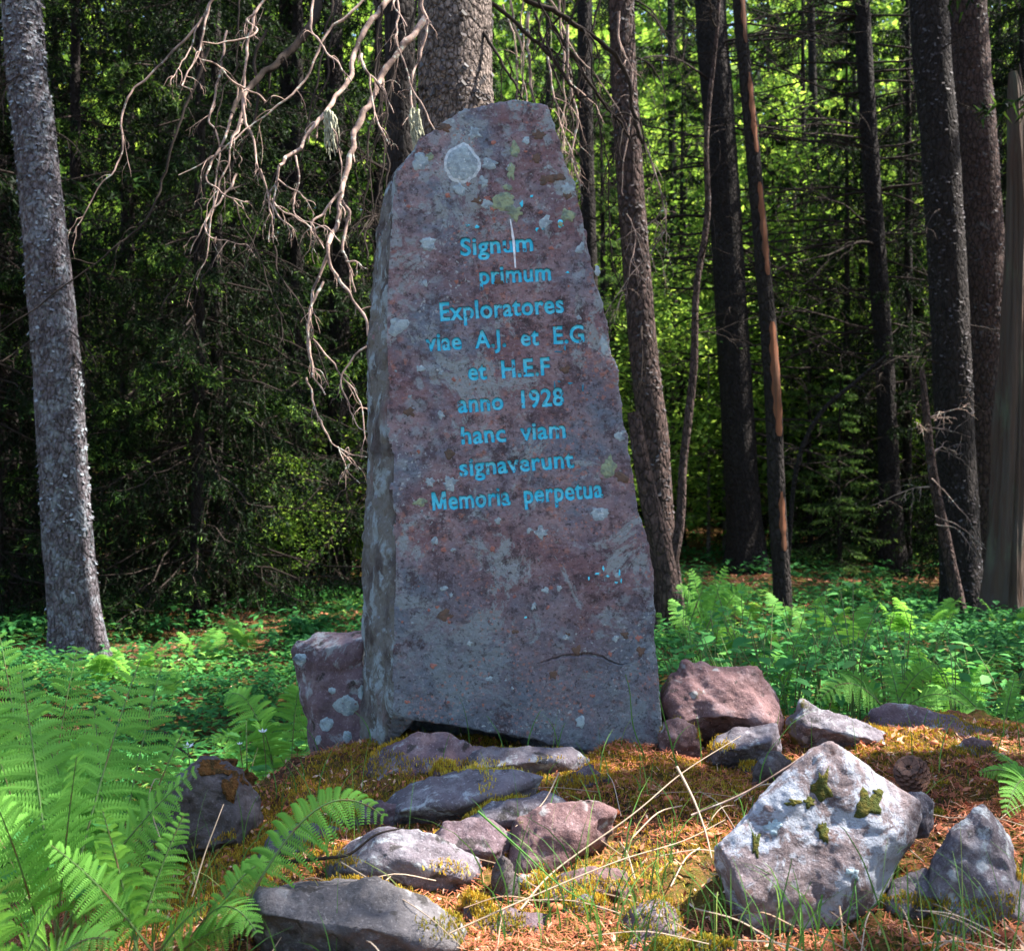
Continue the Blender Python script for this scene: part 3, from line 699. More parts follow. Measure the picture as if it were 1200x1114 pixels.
for px, T in texts:
    W = np.array([onstone(x, y) for x, y in px]) + [0, 0.0056, 0]
    q = np.round(px * 50).astype(np.int64); key, inv0 = np.unique(q, axis=0, return_inverse=True); inv0 = inv0.reshape(-1)
    T0 = inv0[T]; lab = np.arange(len(key))
    for _ in range(600):
        old = lab.copy(); mn = lab[T0].min(1)
        for k in range(3): np.minimum.at(lab, T0[:, k], mn)
        if (old == lab).all(): break
    vl = lab[inv0]; tl = vl[T[:, 0]]
    isl = sorted([[px[vl == u, 0].min(), px[vl == u, 0].max(), [u]] for u in np.unique(tl)]); merged = []
    for a, b, us in isl:                      # the dot of an i belongs to its stem
        if merged and a < merged[-1][1] - 0.5 * (b - a): merged[-1][1] = max(b, merged[-1][1]); merged[-1][2] += us
        else: merged.append([a, b, us])
    for a, b, us in merged:
        TT = T[np.isin(tl, us)]; u_, inv = np.unique(TT, return_inverse=True)
        if W[u_][:, 1].max() > 0: part('letter', W[u_], inv.reshape(-1, 3)[:, ::-1], M['blue_paint'], stone_root, sbase)

def decal(px, py, rx, ry, mat, name, seed=0, off=0.0012, parent=None, base=None, bvh=None, irr=0.25, nr=26, **kw):
    th = np.arange(nr) / nr * 2 * np.pi
    k = 1 + irr * fbm(np.c_[np.cos(th) * 1.3 + seed, np.sin(th) * 1.3, th * 0], 1.6, 3, seed)
    V = []
    for s, o in ((0, off * 1.6), (0.5, off * 1.5), (0.88, off * 1.2), (1.0, -0.001)):
        if s == 0: V.append(onstone(px, py, o, bvh)); continue
        for t, kk in zip(th, k): V.append(onstone(px + rx * kk * s * math.cos(t), py + ry * kk * s * math.sin(t), o, bvh))
    F3 = [(0, 1 + (i + 1) % nr, 1 + i) for i in range(nr)]; F4 = []
    for r in range(2):
        for i in range(nr):
            a = 1 + r * nr; F4.append((a + i, a + (i + 1) % nr, a + nr + (i + 1) % nr, a + nr + i))
    return part(name, V, [np.array(F3), np.array(F4)], M[mat], parent or stone_root, sbase if base is None else base, smooth=True, **kw)

decal(541, 192, 22.5, 25, 'lichen_rim', 'lichen_patch', 1, 0.0012, irr=0.10, label='large round white-edged lichen near the top')
decal(541, 192, 19.5, 22, 'lichen_grey', 'lichen_patch', 1, 0.0024, irr=0.10)
for i, (x, y, rx, ry, m) in enumerate([
    (492, 189, 10, 10, 'lichen_grey'), (504, 184, 5, 5, 'lichen_green'), (557, 156, 7, 7, 'lichen_grey'), (539, 222, 8, 7, 'lichen_grey'), (566, 214, 6, 6, 'lichen_grey'),
    (574, 192, 9, 6, 'lichen_grey'), (602, 177, 6, 9, 'lichen_green'), (599, 201, 5, 10, 'lichen_green'), (595, 220, 6, 4, 'lichen_green'), (592, 236, 14, 11, 'lichen_green'),
    (604, 250, 9, 8, 'lichen_green'), (666, 221, 8, 6, 'lichen_grey'), (665, 252, 8, 7, 'lichen_green'), (629, 185, 5, 6, 'lichen_brown'), (640, 210, 9, 6, 'lichen_brown'),
    (655, 208, 9, 5, 'lichen_brown'), (632, 158, 8, 5, 'lichen_brown'), (520, 150, 10, 5, 'lichen_brown'), (700, 318, 4, 6, 'lichen_grey'), (708, 403, 5, 11, 'lichen_grey'),
    (714, 547, 8, 12, 'lichen_green'), (703, 601, 10, 7, 'lichen_grey'), (487, 563, 16, 11, 'lichen_grey'), (492, 588, 8, 5, 'lichen_green'), (504, 565, 6, 5, 'lichen_grey'),
    (480, 346, 22, 24, 'lichen_grey'), (465, 383, 12, 9, 'lichen_grey'), (500, 285, 10, 8, 'lichen_grey'), (527, 567, 9, 7, 'lichen_grey'), (584, 330, 5, 4, 'lichen_brown')]):
    if rx > 15 and m == 'lichen_grey' and y > 300: continue
    decal(x, y, rx, ry, m, 'lichen_patch', 3 + i, 0.0010, irr=0.42)
for i, (x, y, rx, ry) in enumerate([(595, 240, 2.2, 7), (583, 234, 2, 4.5), (611, 239, 2, 5), (623, 230, 2.6, 2.2), (657, 262, 5.5, 6), (548, 264, 3, 2), (559, 266, 3, 2.4), (629, 269, 2.3, 3.2), (637, 268, 2.3, 2.6),
        (665, 319, 3.4, 1.5), (654, 412, 6, 1.4), (662, 408, 1.4, 4), (690, 678, 1.6, 3.4), (700, 672, 3.5, 1.6), (707, 666, 1.6, 4), (712, 675, 3, 1.4), (726, 671, 1.6, 4.4), (722, 682, 3.4, 1.5), (728, 680, 1.4, 3), (616, 723, 2, 1.6),
        (650, 452, 1.6, 5), (668, 449, 4, 1.5), (683, 453, 1.5, 5), (655, 447, 3, 1.4)]):
    decal(x, y, rx * .8, ry * .9, 'blue_dark' if 400 < y < 455 else 'blue_paint', 'paint_fleck', 60 + i, 0.0007, irr=0.5, nr=12)
decal(656.5, 262.5, 3.0, 3.2, 'lichen_green', 'lichen_patch', 99, 0.0018, irr=0.3, nr=12)
M['rust_pink'] = layered('rust_pink_crust', (0.34, 0.15, 0.12), [('noise', 80, 0.45, 0.6, (0.24, 0.11, 0.10), dict(detail=5))], [('noise', 120, .8, .005, {})], 0.95, .1)
rd_ = np.random.default_rng(77)
for i in range(150):
    y = rd_.uniform(160, 860); xl = np.interp(y, [160, 210, 300, 860], [510, 475, 462, 468]); xr = np.interp(y, [140, 254, 430, 650, 870], [645, 676, 712, 750, 772]); x = rd_.uniform(xl, xr)
    if any(a[0] - 8 < x < b[0] + 8 and min(a[1], b[1]) - cap - 6 < y < max(a[1], b[1]) + 7 for _, a, b, cap in lines): continue
    k = rd_.random(); r_ = rd_.uniform(1.2, 3.6) if k > .25 else rd_.uniform(3, 7.5)
    decal(x, y, r_ * rd_.uniform(.8, 1.3), r_, 'rust_pink' if k > .55 else 'lichen_grey' if k > .12 else 'lichen_brown', 'lichen_patch', 300 + i, 0.0007, irr=.6, nr=13)
# white drip
dp = [(598, 257), (600, 270), (602, 285), (603, 300), (604, 314)]
q = catmull([(x, y, 0) for x, y in dp], 5); w = np.interp(np.arange(len(q)), [0, 8, len(q) - 1], [0.7, 1.5, 0.9])
V = np.array([onstone(p[0] + s * ww, p[1], 0.0009) for p, ww in zip(q, w) for s in (-1, 1)])
F = np.array([(2 * i, 2 * i + 1, 2 * i + 3, 2 * i + 2) for i in range(len(q) - 1)])
part('white_drip', V, F, M['white_paint'], stone_root, sbase)

# ------------------------------------------------------------------ trees
SD = np.array(SUN_DIR)
holes = [(P(x, y, d), r) for x, y, d, r in [
    (400, 150, 4.5, .30), (430, 250, 4.5, .26), (345, 240, 4.5, .22), (300, 90, 4.5, .22), (380, 330, 4.5, .2), (470, 60, 4.6, .2), (410, 520, 4.5, .16), (255, 40, 4.5, .2),
    (700, 985, 2.4, .2), (640, 1030, 2.25, .2), (780, 985, 2.4, .17), (600, 960, 2.5, .12), (500, 1010, 2.2, .12), (520, 935, 2.6, .12), (720, 1050, 2.1, .2), (620, 920, 2.65, .16), (560, 1050, 2.1, .12), (660, 970, 2.4, .28), (760, 930, 2.6, .22), (1000, 880, 2.9, .2), (470, 960, 2.5, .15), (880, 700, 8, .5), (1080, 760, 7, .4), (200, 700, 9, .5), (850, 880, 2.8, .12), (700, 890, 2.8, .12), (800, 905, 2.75, .12),
    (930, 960, 2.2, .18), (990, 930, 2.2, .14), (900, 1040, 2.1, .12), (1140, 865, 3.1, .2), (1060, 870, 3.0, .12), (850, 800, 3.2, .2), (60, 830, 2.3, .1), (210, 900, 2.5, .10), (960, 730, 5, .3), (880, 760, 4.2, .2), (960, 840, 3.0, .1),
    (1160, 745, 8.8, .35), (915, 705, 9.0, .45), (840, 720, 8.0, .4), (1010, 800, 4.6, .10),
    (240, 725, 8.6, .7), (150, 720, 9.5, .5), (380, 610, 12.5, .6), (120, 330, 9.5, .25), (300, 300, 9.6, .2), (170, 560, 9.3, .2), (60, 300, 9, .25), (850, 700, 8.4, .5), (990, 780, 5.5, .3), (1150, 820, 4.6, .3), (330, 700, 9.5, .3), (330, 815, 4.4, .12), (275, 830, 4.4, .10),
    (215, 440, 9.0, .3), (660, 150, 6.0, .25), (655, 60, 6.0, .2), (760, 500, 7.9, .2), (725, 40, 8, .2), (805, 560, 7.8, .3), (1165, 280, 9.2, .25), (1110, 250, 9.6, .25), (1125, 640, 9.0, .25),
    (565, 60, 5.3, .3), (255, 240, 9.0, .2), (40, 375, 7.2, .15), (35, 555, 9.4, .2), (330, 470, 10, .2), (150, 470, 9.2, .15), (430, 300, 9.0, .15), (890, 420, 9.4, .3), (100, 560, 7.8, .1), (450, 600, 13, .6)]]

def keep_sun(p):  # cuts gaps through the crowns so sun patches fall at chosen spots
    k = np.ones(len(p), bool)
    for c, r in holes:
        v = p - c; t = v @ SD
        dist = np.linalg.norm(v - t[:, None] * SD, axis=1)
        k &= ~((dist < r) & (t > 0.45))
    return k

def spruce_crown(rng, z0, z1, rmax, nb, nt=12, nn=13, wid=0.010, nl=0.05, hang=0.8, droop=0.35, wood_r=0.011, vbase=0.45):
    """needles as slim triangles (n,3,3) and their colour value; branches and twigs as wood"""
    zb = np.sort(rng.uniform(z0, z1, nb)); az = np.arange(nb) * 2.4 + rng.normal(0, 0.4, nb)
    L = rmax * (1 - (zb - z0) / (z1 - z0) * 0.85) * rng.uniform(0.65, 1.1, nb)
    dr = np.stack([np.cos(az), np.sin(az), az * 0], 1); pr = np.stack([-np.sin(az), np.cos(az), az * 0], 1)
    dp = droop * rng.uniform(0.6, 1.4, nb)
    def curve(s):   # s (nb,k)
        return (np.stack([az * 0, az * 0, zb], 1)[:, None] + dr[:, None] * (L[:, None] * s)[..., None]
                + np.array([0, 0, 1.0]) * (L[:, None] * (-dp[:, None] * s ** 1.3 + 0.18 * s ** 3 + 0.05 * s))[..., None])
    wood = MB()
    sk = np.linspace(0, 1, 7); C = curve(np.repeat(sk[None], nb, 0))
    for i in range(nb):
        V, F = tube(C[i] + rng.normal(0, 0.02, (7, 3)), wood_r * (1.05 - sk) * L[i] / max(rmax, .1) + 0.002, 4)
        wood.add(V, F, 0.5)
    s = (np.arange(nt)[None] + rng.uniform(0.1, 0.9, (nb, nt))) / nt * 0.88 + 0.12
    O = curve(s)[:, :, None]                                                  # nb nt 1 3
    side = np.array([-1.0, 1.0])
    tw = (dr[:, None, None] * rng.uniform(0.2, 0.9, (nb, nt, 2, 1)) + pr[:, None, None] * (side[None, None, :, None] * rng.uniform(0.4, 1.0, (nb, nt, 2, 1)))
          - np.array([0, 0, 1.0]) * rng.uniform(0.1, 1.0, (nb, nt, 2, 1)) * hang)
    tw = norm(tw)
    tl = np.clip(0.42 * L[:, None] * (1.15 - s), 0.12, 0.6)[:, :, None] * rng.uniform(0.6, 1.2, (nb, nt, 2))
    O2 = np.broadcast_to(O, tw.shape)
    E = O2 + tw * tl[..., None] - np.array([0, 0, 1.0]) * (tl ** 2 * 0.5)[..., None]
    a = O2.reshape(-1, 3); e = E.reshape(-1, 3)
    kk = keep = None
    # twig wood: thin 3-sided spikes
    d = norm(e - a); u = norm(np.cross(d, [0.3, 0.2, 0.9])); w = np.cross(d, u); r = 0.0032
    V = np.stack([a + u * r, a - u * r * .5 + w * r, a - u * r * .5 - w * r, e], 1).reshape(-1, 3)
    b = np.arange(len(a))[:, None] * 4
    wood.add(V, np.concatenate([b + [0, 1, 3], b + [1, 2, 3], b + [2, 0, 3]]), 0.5)
    un = (np.arange(nn)[None] + rng.uniform(0, 1, (len(a), nn))) / nn
    mid = a[:, None] * (1 - un[..., None]) + e[:, None] * un[..., None] + np.array([0, 0, 1.0]) * (0.12 * tl.reshape(-1)[:, None] * np.sin(un * 3.14))[..., None] * 0.4
    nd = norm(d[:, None] * 0.9 + rng.normal(0, 0.75, (len(a), nn, 3)))
    q = norm(np.cross(nd, rng.normal(0, 1, nd.shape)))
    ln = nl * rng.uniform(0.6, 1.3, un.shape)[..., None]
    T = np.stack([mid + q * wid * .5, mid - q * wid * .5, mid + nd * ln], 2).reshape(-1, 3, 3)
    tipn = un.reshape(-1)
    srep = np.broadcast_to(s[:, :, None, None], (nb, nt, 2, nn)).reshape(-1)
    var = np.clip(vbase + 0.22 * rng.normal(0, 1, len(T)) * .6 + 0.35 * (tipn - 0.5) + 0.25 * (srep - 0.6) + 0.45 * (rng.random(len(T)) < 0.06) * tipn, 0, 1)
    return T, var, wood

def leafy_crown(rng, z0, z1, rmax, nb, leaves=46, size=0.045, wood_r=0.012):
    zb = rng.uniform(z0, z1, nb); az = rng.uniform(0, 6.28, nb)
    L = rmax * np.sin(np.clip((zb - z0) / (z1 - z0), 0.05, 1) * 2.6 + 0.4) * rng.uniform(0.5, 1.1, nb) + 0.15
    up = rng.uniform(0.0, 0.6, nb)
    dr = np.stack([np.cos(az), np.sin(az), up], 1)
    wood = MB(); sk = np.linspace(0, 1, 5)
    C = np.stack([az * 0, az * 0, zb], 1)[:, None] + dr[:, None] * (L[:, None] * sk)[..., None] + np.array([0, 0, -0.25]) * (L[:, None] * sk ** 2)[..., None]
    for i in range(nb):
        V, F = tube(C[i] + rng.normal(0, 0.015, (5, 3)), wood_r * (1.1 - sk) * .6 + 0.002, 3); wood.add(V, F)
    s = rng.uniform(0.15, 1.05, (nb, leaves))
    c = (np.stack([az * 0, az * 0, zb], 1)[:, None] + dr[:, None] * (L[:, None] * s)[..., None] + np.array([0, 0, -0.25]) * (L[:, None] * s ** 2)[..., None]
         + rng.normal(0, 0.085, (nb, leaves, 3)) * (0.5 + L[:, None, None])).reshape(-1, 3)
    n = norm(rng.normal(0, 0.6, c.shape) + [0, 0, 1.0]); a = norm(np.cross(n, rng.normal(0, 1, c.shape))); b = np.cross(n, a)
    l = (size * rng.uniform(0.6, 1.3, len(c)))[:, None]
    Q = np.stack([c - a * l, c - b * l * .48 + n * l * .1, c + a * l, c + b * l * .48 + n * l * .1], 1)
    var = np.clip(0.5 + 0.25 * rng.normal(0, 1, len(c)), 0, 1)
    return Q, var, wood

def tri_mesh(T, var):
    k = T.shape[1]
    return T.reshape(-1, 3), np.arange(len(T) * k).reshape(-1, k), np.repeat(var, k)

def trunk_geo(pts, rads, ns, rough, seed, step=0.06, flare=True, ground_z=0, grain=0):
    p = catmull(pts, 10)
    L = np.concatenate([[0], np.cumsum(np.linalg.norm(np.diff(p, axis=0), axis=1))])
    t = np.arange(0, L[-1], step); q = np.stack([np.interp(t, L, p[:, k]) for k in range(3)], 1)
    r0 = np.interp(np.linspace(0, 1, len(p)), np.linspace(0, 1, len(rads)), rads)
    r = np.interp(t, L, r0)
    if flare: r = r * (1 + 0.25 * np.exp(-np.maximum(0, q[:, 2] - ground_z) / 0.16))
    V, F = tube(q, r, ns)
    c = np.repeat(q, ns, 0); d = V - c
    k = 1 + rough * fbm(V * [1, 1, .45], 9, 3, seed) + rough * 0.7 * fbm(V * [1, 1, .25], 3, 2, seed + 4)
    if flare:
        h = np.exp(-np.maximum(0, V[:, 2] - ground_z) / 0.22); k += 0.14 * h * np.sin(np.arctan2(d[:, 1], d[:, 0]) * 5 + seed)
    if grain:
        u = norm(d); k += grain * fbm(np.c_[u[:, 0], u[:, 1], V[:, 2] * .12], 5, 3, seed)
    return c + d * k[:, None], F

def grow_twigs(rng, pts, r, mb, n, ln, depth=1, sag=0.35):
    """side twigs off a bare branch"""
    for _ in range(n):
        i = rng.integers(len(pts) // 5, len(pts) - 1); a = pts[i]; T = norm(pts[min(i + 1, len(pts) - 1)] - pts[i - 1])
        d = norm(T * rng.uniform(0.2, 0.9) + rng.normal(0, 0.6, 3)); l = ln * rng.uniform(0.35, 1.1)
        k = 7; q = [a]
        for j in range(k):
            d = norm(d + rng.normal(0, 0.22, 3) - np.array([0, 0, sag * 0.35])); q.append(q[-1] + d * l / k)
        q = np.array(q); rr = r * 0.5
        V, F = tube(q, np.linspace(rr, rr * 0.3, len(q)), 4); mb.add(V, F)
        if depth > 0: grow_twigs(rng, q, rr, mb, rng.integers(1, 4), l * 0.5, depth - 1, sag)

def bare_limbs(rng, path, done, z0, z1, n, ln, r=0.011, sag=0.25, az=None):
    for z in np.sort(rng.uniform(z0, z1, n)):
        mb = MB()
        i = int(np.argmin(np.abs(path[:, 2] - z))); a = path[i]
        t = rng.uniform(0, 6.28) if az is None else rng.choice(az) + rng.normal(0, 0.35)
        d = np.array([math.cos(t), math.sin(t), rng.uniform(-0.15, 0.3)]); l = ln * rng.uniform(0.4, 1.15); k = 10; q = [a]
        for j in range(k):
            d = norm(d + rng.normal(0, 0.09, 3) - np.array([0, 0, sag * 0.2])); q.append(q[-1] + d * l / k)
        q = np.array(q); V, F = tube(q, np.linspace(r, r * 0.25, len(q)), 5); mb.add(V, F)
        grow_twigs(rng, q, r * 0.8, mb, 8, l * 0.45, 1, sag); done(mb)

treeseed = [100]
def tree(name, label, px, d, bark, height=13, ns=28, rough=0.03, crown=None, limbs=None, group=None, flare=True, step=0.06, cat='tree', twig='dead_dark', top=None, smooth=True, grain=0):
    """px: (x, y, width) from the foot upwards; trunk followed on above the frame to its full height"""
    treeseed[0] += 1; rng = np.random.default_rng(treeseed[0])
    pts = [P(x, y, d) for x, y, w in px]; rads = [w * d / FPX / 2 for x, y, w in px]
    gz = HZ(pts[0][0], d)
    b = pts[0] + (pts[0] - pts[1]) / max(1e-6, (pts[1] - pts[0])[2]) * (pts[0][2] - (gz - 0.12))
    if pts[0][2] > gz - 0.1: pts = [b] + pts; rads = [rads[0]] + rads
    if top is None and pts[-1][2] < height:
        dr = norm(pts[-1] - pts[-2]); q = pts[-1] + dr * (height - pts[-1][2]) * np.array([.6, .6, 1]); m = (pts[-1] + q) / 2
        pts += [m, q]; rads += [rads[-1] * 0.72, 0.02]
    base = np.array([pts[0][0], pts[0][1], gz])
    o = thing(name, label, cat, tuple(base), group)
    V, F = trunk_geo(pts, rads, ns, rough, treeseed[0], step, flare, gz, grain)
    part('trunk', V, F, M[bark], o, base, smooth=smooth)
    path = catmull(pts, 12)
    if crown:
        T, var, wood = spruce_crown(rng, *crown['z'], crown['r'], crown['n'], crown.get('nt', 12), crown.get('nn', 12), crown.get('w', 0.016), crown.get('l', 0.075), hang=crown.get('hang', .7))
        cx = np.interp(T[:, 0, 2], path[:, 2], path[:, 0]); cyy = np.interp(T[:, 0, 2], path[:, 2], path[:, 1])
        T = T + np.stack([cx, cyy, cx * 0], 1)[:, None]
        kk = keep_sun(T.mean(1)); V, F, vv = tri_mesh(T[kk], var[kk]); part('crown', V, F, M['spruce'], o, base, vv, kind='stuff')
        W, WF, _ = wood.get(); cx = np.interp(W[:, 2], path[:, 2], path[:, 0]); cyy = np.interp(W[:, 2], path[:, 2], path[:, 1])
        W = W + np.stack([cx, cyy, cx * 0], 1); part('branches', W, [f[keep_sun(W[f].mean(1))] for f in WF], M['dead_dark'], o, base, kind='stuff')
    if limbs:
        for l in limbs: bare_limbs(rng, path, lambda mb: mb.part('bare_limb', M[twig], o, base), *l)
    return o, base, path, rng

# bark flakes: small curled plates standing off a trunk
def flakes(o, base, V, ns, count, size, mat, rng, lift=0.4, name='bark_flakes', zr=None, face=True):
    n = len(V) // ns; G = V.reshape(n, ns, 3)
    i = rng.integers(0, n - 1, count); j = rng.integers(0, ns, count)
    a = G[i, j]; ce = G.mean(1)[i]; nn = norm(a - ce); jj = (j + 1) % ns
    a = a + (G[i, jj] - a) * rng.random((count, 1)) + (G[i + 1, j] - a) * rng.random((count, 1))
    ok = (nn[:, 1] < 0.35); a, nn = a[ok], nn[ok]
    kf = fbm(a, 3.0, 3, 5) + rng.normal(0, .25, len(a)) > -.15; a, nn = a[kf], nn[kf]
    if zr: k = (a[:, 2] > zr[0]) & (a[:, 2] < zr[1]); a, nn = a[k], nn[k]
    m = len(a); u = norm(np.cross(nn, [0, 0, 1.0])); w = np.cross(nn, u)
    th = rng.normal(0, 0.6, (m, 1)); u, w = u * np.cos(th) + w * np.sin(th), w * np.cos(th) - u * np.sin(th)
    s = size * rng.uniform(0.4, 1.3, (m, 1)); lf = lift * rng.uniform(0.1, 1, (m, 1))
    Q = np.stack([a - u * s - w * s * .3, a + u * s - w * s * .4, a + u * s * .7 + w * s * .5 + nn * s * lf, a - u * s * .8 + w * s * .6 + nn * s * lf * 1.2], 1)
    Q += nn[:, None] * 0.0015
    VV, F, vv = tri_mesh(Q, rng.random(m)); part(name, VV, F, mat, o, base, vv, kind='stuff')

M['flake'] = leafmat('bark_flake', [(0, (0.06, 0.05, 0.052)), (0.5, (0.14, 0.13, 0.145)), (0.8, (0.21, 0.235, 0.26)), (1, (0.28, 0.31, 0.34))], 0)
M['flake_dark'] = leafmat('dark_bark_flake', [(0, (0.03, 0.024, 0.024)), (0.6, (0.08, 0.065, 0.065)), (1, (0.10, 0.095, 0.10))], 0)

def trunkV(o): 
    me = [c for c in o.children if c.name.startswith('trunk')][0].data
    V = np.empty(len(me.vertices) * 3, np.float32); me.vertices.foreach_get('co', V); return V.reshape(-1, 3).astype(float) + np.array(o.location)

CR = dict(z=(6.0, 14), r=2.2, n=60)
RL = [0.0, 3.14]
t1, b1, p1, r1 = tree('spruce_tree', 'slanting grey trunk covered with blue grey lichen flakes standing clear of the others', [(92, 770, 58), (80, 640, 56), (68, 450, 54), (55, 300, 50), (40, 150, 47), (25, 0, 44)], 7.6, 'bark_lichen', 13, 56, 0.035, CR,
     [(1.2, 4.5, 14, 0.5, 0.008, 0.5), (.6, 5, 16, .12, .010, .1)], step=0.03)
flakes(t1, b1, trunkV(t1), 56, 10000, 0.013, M['flake'], r1, 1.2, zr=(0, 4.7))
tree('spruce_tree', 'dark trunk standing behind the slanting lichen covered one', [(8, 700, 42), (5, 560, 40), (0, 400, 38), (-8, 200, 36), (-20, 0, 34)], 10.5, 'bark_dark', 13, 24, 0.03, CR, [(1, 5, 10, 0.9)])
t2, b2, p2, r2 = tree('spruce_tree', 'thick scaly grey brown trunk rising directly behind the monument top', [(548, 760, 92), (541, 500, 90), (538, 300, 90), (535, 120, 88), (533, 0, 86)], 5.4, 'bark_scale', 14, 64, 0.025,
     dict(z=(5.2, 14), r=2.4, n=64), [(2.6, 4.5, 12, .13, .014, .1)], step=0.025)
flakes(t2, b2, trunkV(t2), 64, 9000, 0.015, M['flake_dark'], r2, 0.6, zr=(2.4, 4.2))
tree('spruce_tree', 'narrow dark trunk standing close behind the thick scaly one', [(475, 720, 40), (472, 400, 38), (470, 100, 36), (468, 0, 36)], 7.2, 'bark_dark', 13, 24, 0.03, CR, [(1, 5, 12, 0.9)])
t3, b3, p3, r3 = tree('spruce_tree', 'brown trunk with drooping dead boughs rising beside the monument shoulder', [(780, 690, 38), (772, 600, 35), (764, 500, 36), (753, 400, 33), (742, 260, 32), (731, 100, 31), (728, 0, 31)], 8.0, 'bark_brown', 13, 36, 0.04, CR,
     [(2.2, 5, 10, 0.7, 0.009, 0.8)], step=0.04)
flakes(t3, b3, trunkV(t3), 36, 5000, 0.013, M['flake_dark'], r3, 0.5, zr=(0, 5))
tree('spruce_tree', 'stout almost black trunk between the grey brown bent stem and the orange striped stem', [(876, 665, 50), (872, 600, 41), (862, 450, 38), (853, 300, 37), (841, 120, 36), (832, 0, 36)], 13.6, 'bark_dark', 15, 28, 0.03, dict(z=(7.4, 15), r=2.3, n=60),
     [(1.5, 7.6, 44, 2.2, 0.017, 0.12, RL), (1, 4, 8, 0.8)])
t5, b5, p5, r5 = tree('dead_spruce', 'thin dead stem with bark peeled off in orange stripes', [(918, 745, 23), (916, 680, 21), (911, 600, 20), (905, 450, 19), (893, 300, 18), (875, 100, 16), (866, 0, 15)], 9.2, 'bark_dark', 9, 28, 0.05, None,
     [(2.5, 7, 10, 0.6, 0.007, 0.1)], flare=False, step=0.035)
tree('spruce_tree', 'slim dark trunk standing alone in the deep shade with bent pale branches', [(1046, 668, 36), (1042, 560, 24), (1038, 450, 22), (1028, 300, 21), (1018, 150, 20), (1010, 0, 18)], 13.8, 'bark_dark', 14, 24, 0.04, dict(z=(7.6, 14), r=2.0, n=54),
     [(1.9, 7.8, 60, 2.6, 0.016, 0.14, RL), (1, 3, 8, 0.8, 0.008, 0.5)])
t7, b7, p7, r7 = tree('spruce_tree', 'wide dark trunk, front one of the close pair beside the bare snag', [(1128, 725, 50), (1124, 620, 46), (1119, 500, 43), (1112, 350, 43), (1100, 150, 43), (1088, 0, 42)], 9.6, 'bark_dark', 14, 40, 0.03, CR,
     [(1.2, 5, 12, 0.8, 0.008, 0.4), (.6, 6, 22, .14, .012, .1)], step=0.04)
flakes(t7, b7, trunkV(t7), 40, 6000, 0.014, M['flake_dark'], r7, 0.5, zr=(0, 6))
t8, b8, p8, r8 = tree('spruce_tree', 'reddish brown trunk, rear one of the close pair beside the bare snag', [(1156, 715, 42), (1158, 600, 42), (1157, 450, 44), (1153, 300, 46), (1143, 150, 46), (1132, 0, 46)], 10.4, 'bark_brown', 14, 40, 0.03, CR,
     [(2, 6, 8, 0.8, 0.008, 0.3), (.6, 6, 22, .14, .012, .1)], step=0.04)
flakes(t8, b8, trunkV(t8), 40, 4000, 0.014, M['flake_dark'], r8, 0.4, zr=(0, 6))
# bare snag with a broken top
sp = [(1172, 745, 70), (1174, 700, 50), (1180, 600, 38), (1186, 450, 30), (1190, 300, 24), (1190, 180, 19), (1189, 110, 15), (1187, 84, 8)]
t9, b9, p9, r9 = tree('dead_snag', 'bare weathered grey snag with a splintered top and mossy foot', sp, 8.6, 'snag_wood', 4, 72, 0.05, None, None, top=False, step=0.03, grain=.30)
q = P(1195, 120, 8.6); mb = MB(); V, F = tube(catmull([q, q + [0.01, 0, .12], q + [0.0, 0, .3]], 4), np.linspace(0.035, 0.004, 9), 6); mb.add(V, F)
mb.part('splinter', M['snag_wood'], t9, b9)
# thin stems
tree('young_birch', 'thin grey brown bent stem forking upwards beside the monument', [(786, 670, 13), (797, 610, 12), (801, 540, 10), (813, 430, 10), (816, 340, 8), (829, 250, 8), (828, 160, 6), (840, 40, 5)], 7.8, 'bark_brown', 5, 14, 0.07, None, [(2, 5, 8, 0.6, 0.006, 0.1)], flare=False, cat='young tree', step=0.04)
tree('curved_dead_tree', 'leaning dark root-like stem curving up beside the brown trunk with dead boughs', [(786, 700, 26), (776, 640, 24), (762, 590, 22), (750, 530, 19), (742, 480, 15)], 7.2, 'bark_brown', 3, 16, 0.06, None, None, top=False, flare=False, cat='dead stem', step=0.03)
tree('leaning_dead_tree', 'thin broken dead stem leaning against the dark trunk pair', [(1126, 722, 17), (1118, 680, 15), (1106, 620, 13), (1094, 560, 11), (1086, 490, 9), (1080, 430, 6)], 9.0, 'bark_brown', 3, 14, 0.06, None, [(1.0, 2.0, 6, 0.5, 0.007, 0.2)], top=False, flare=False, cat='dead stem', twig='dead_twig', step=0.03)
tree('bent_sapling', 'black bowed sapling arching over the shaded clearing', [(925, 640, 5), (930, 570, 6), (942, 520, 6), (965, 480, 5.5), (1000, 450, 5), (1040, 415, 4)], 11.5, 'bark_dark', 3, 8, 0.05, None, [(1.2, 2.6, 10, 0.5, 0.006, 0.2)], top=False, flare=False, cat='young tree', step=0.06)
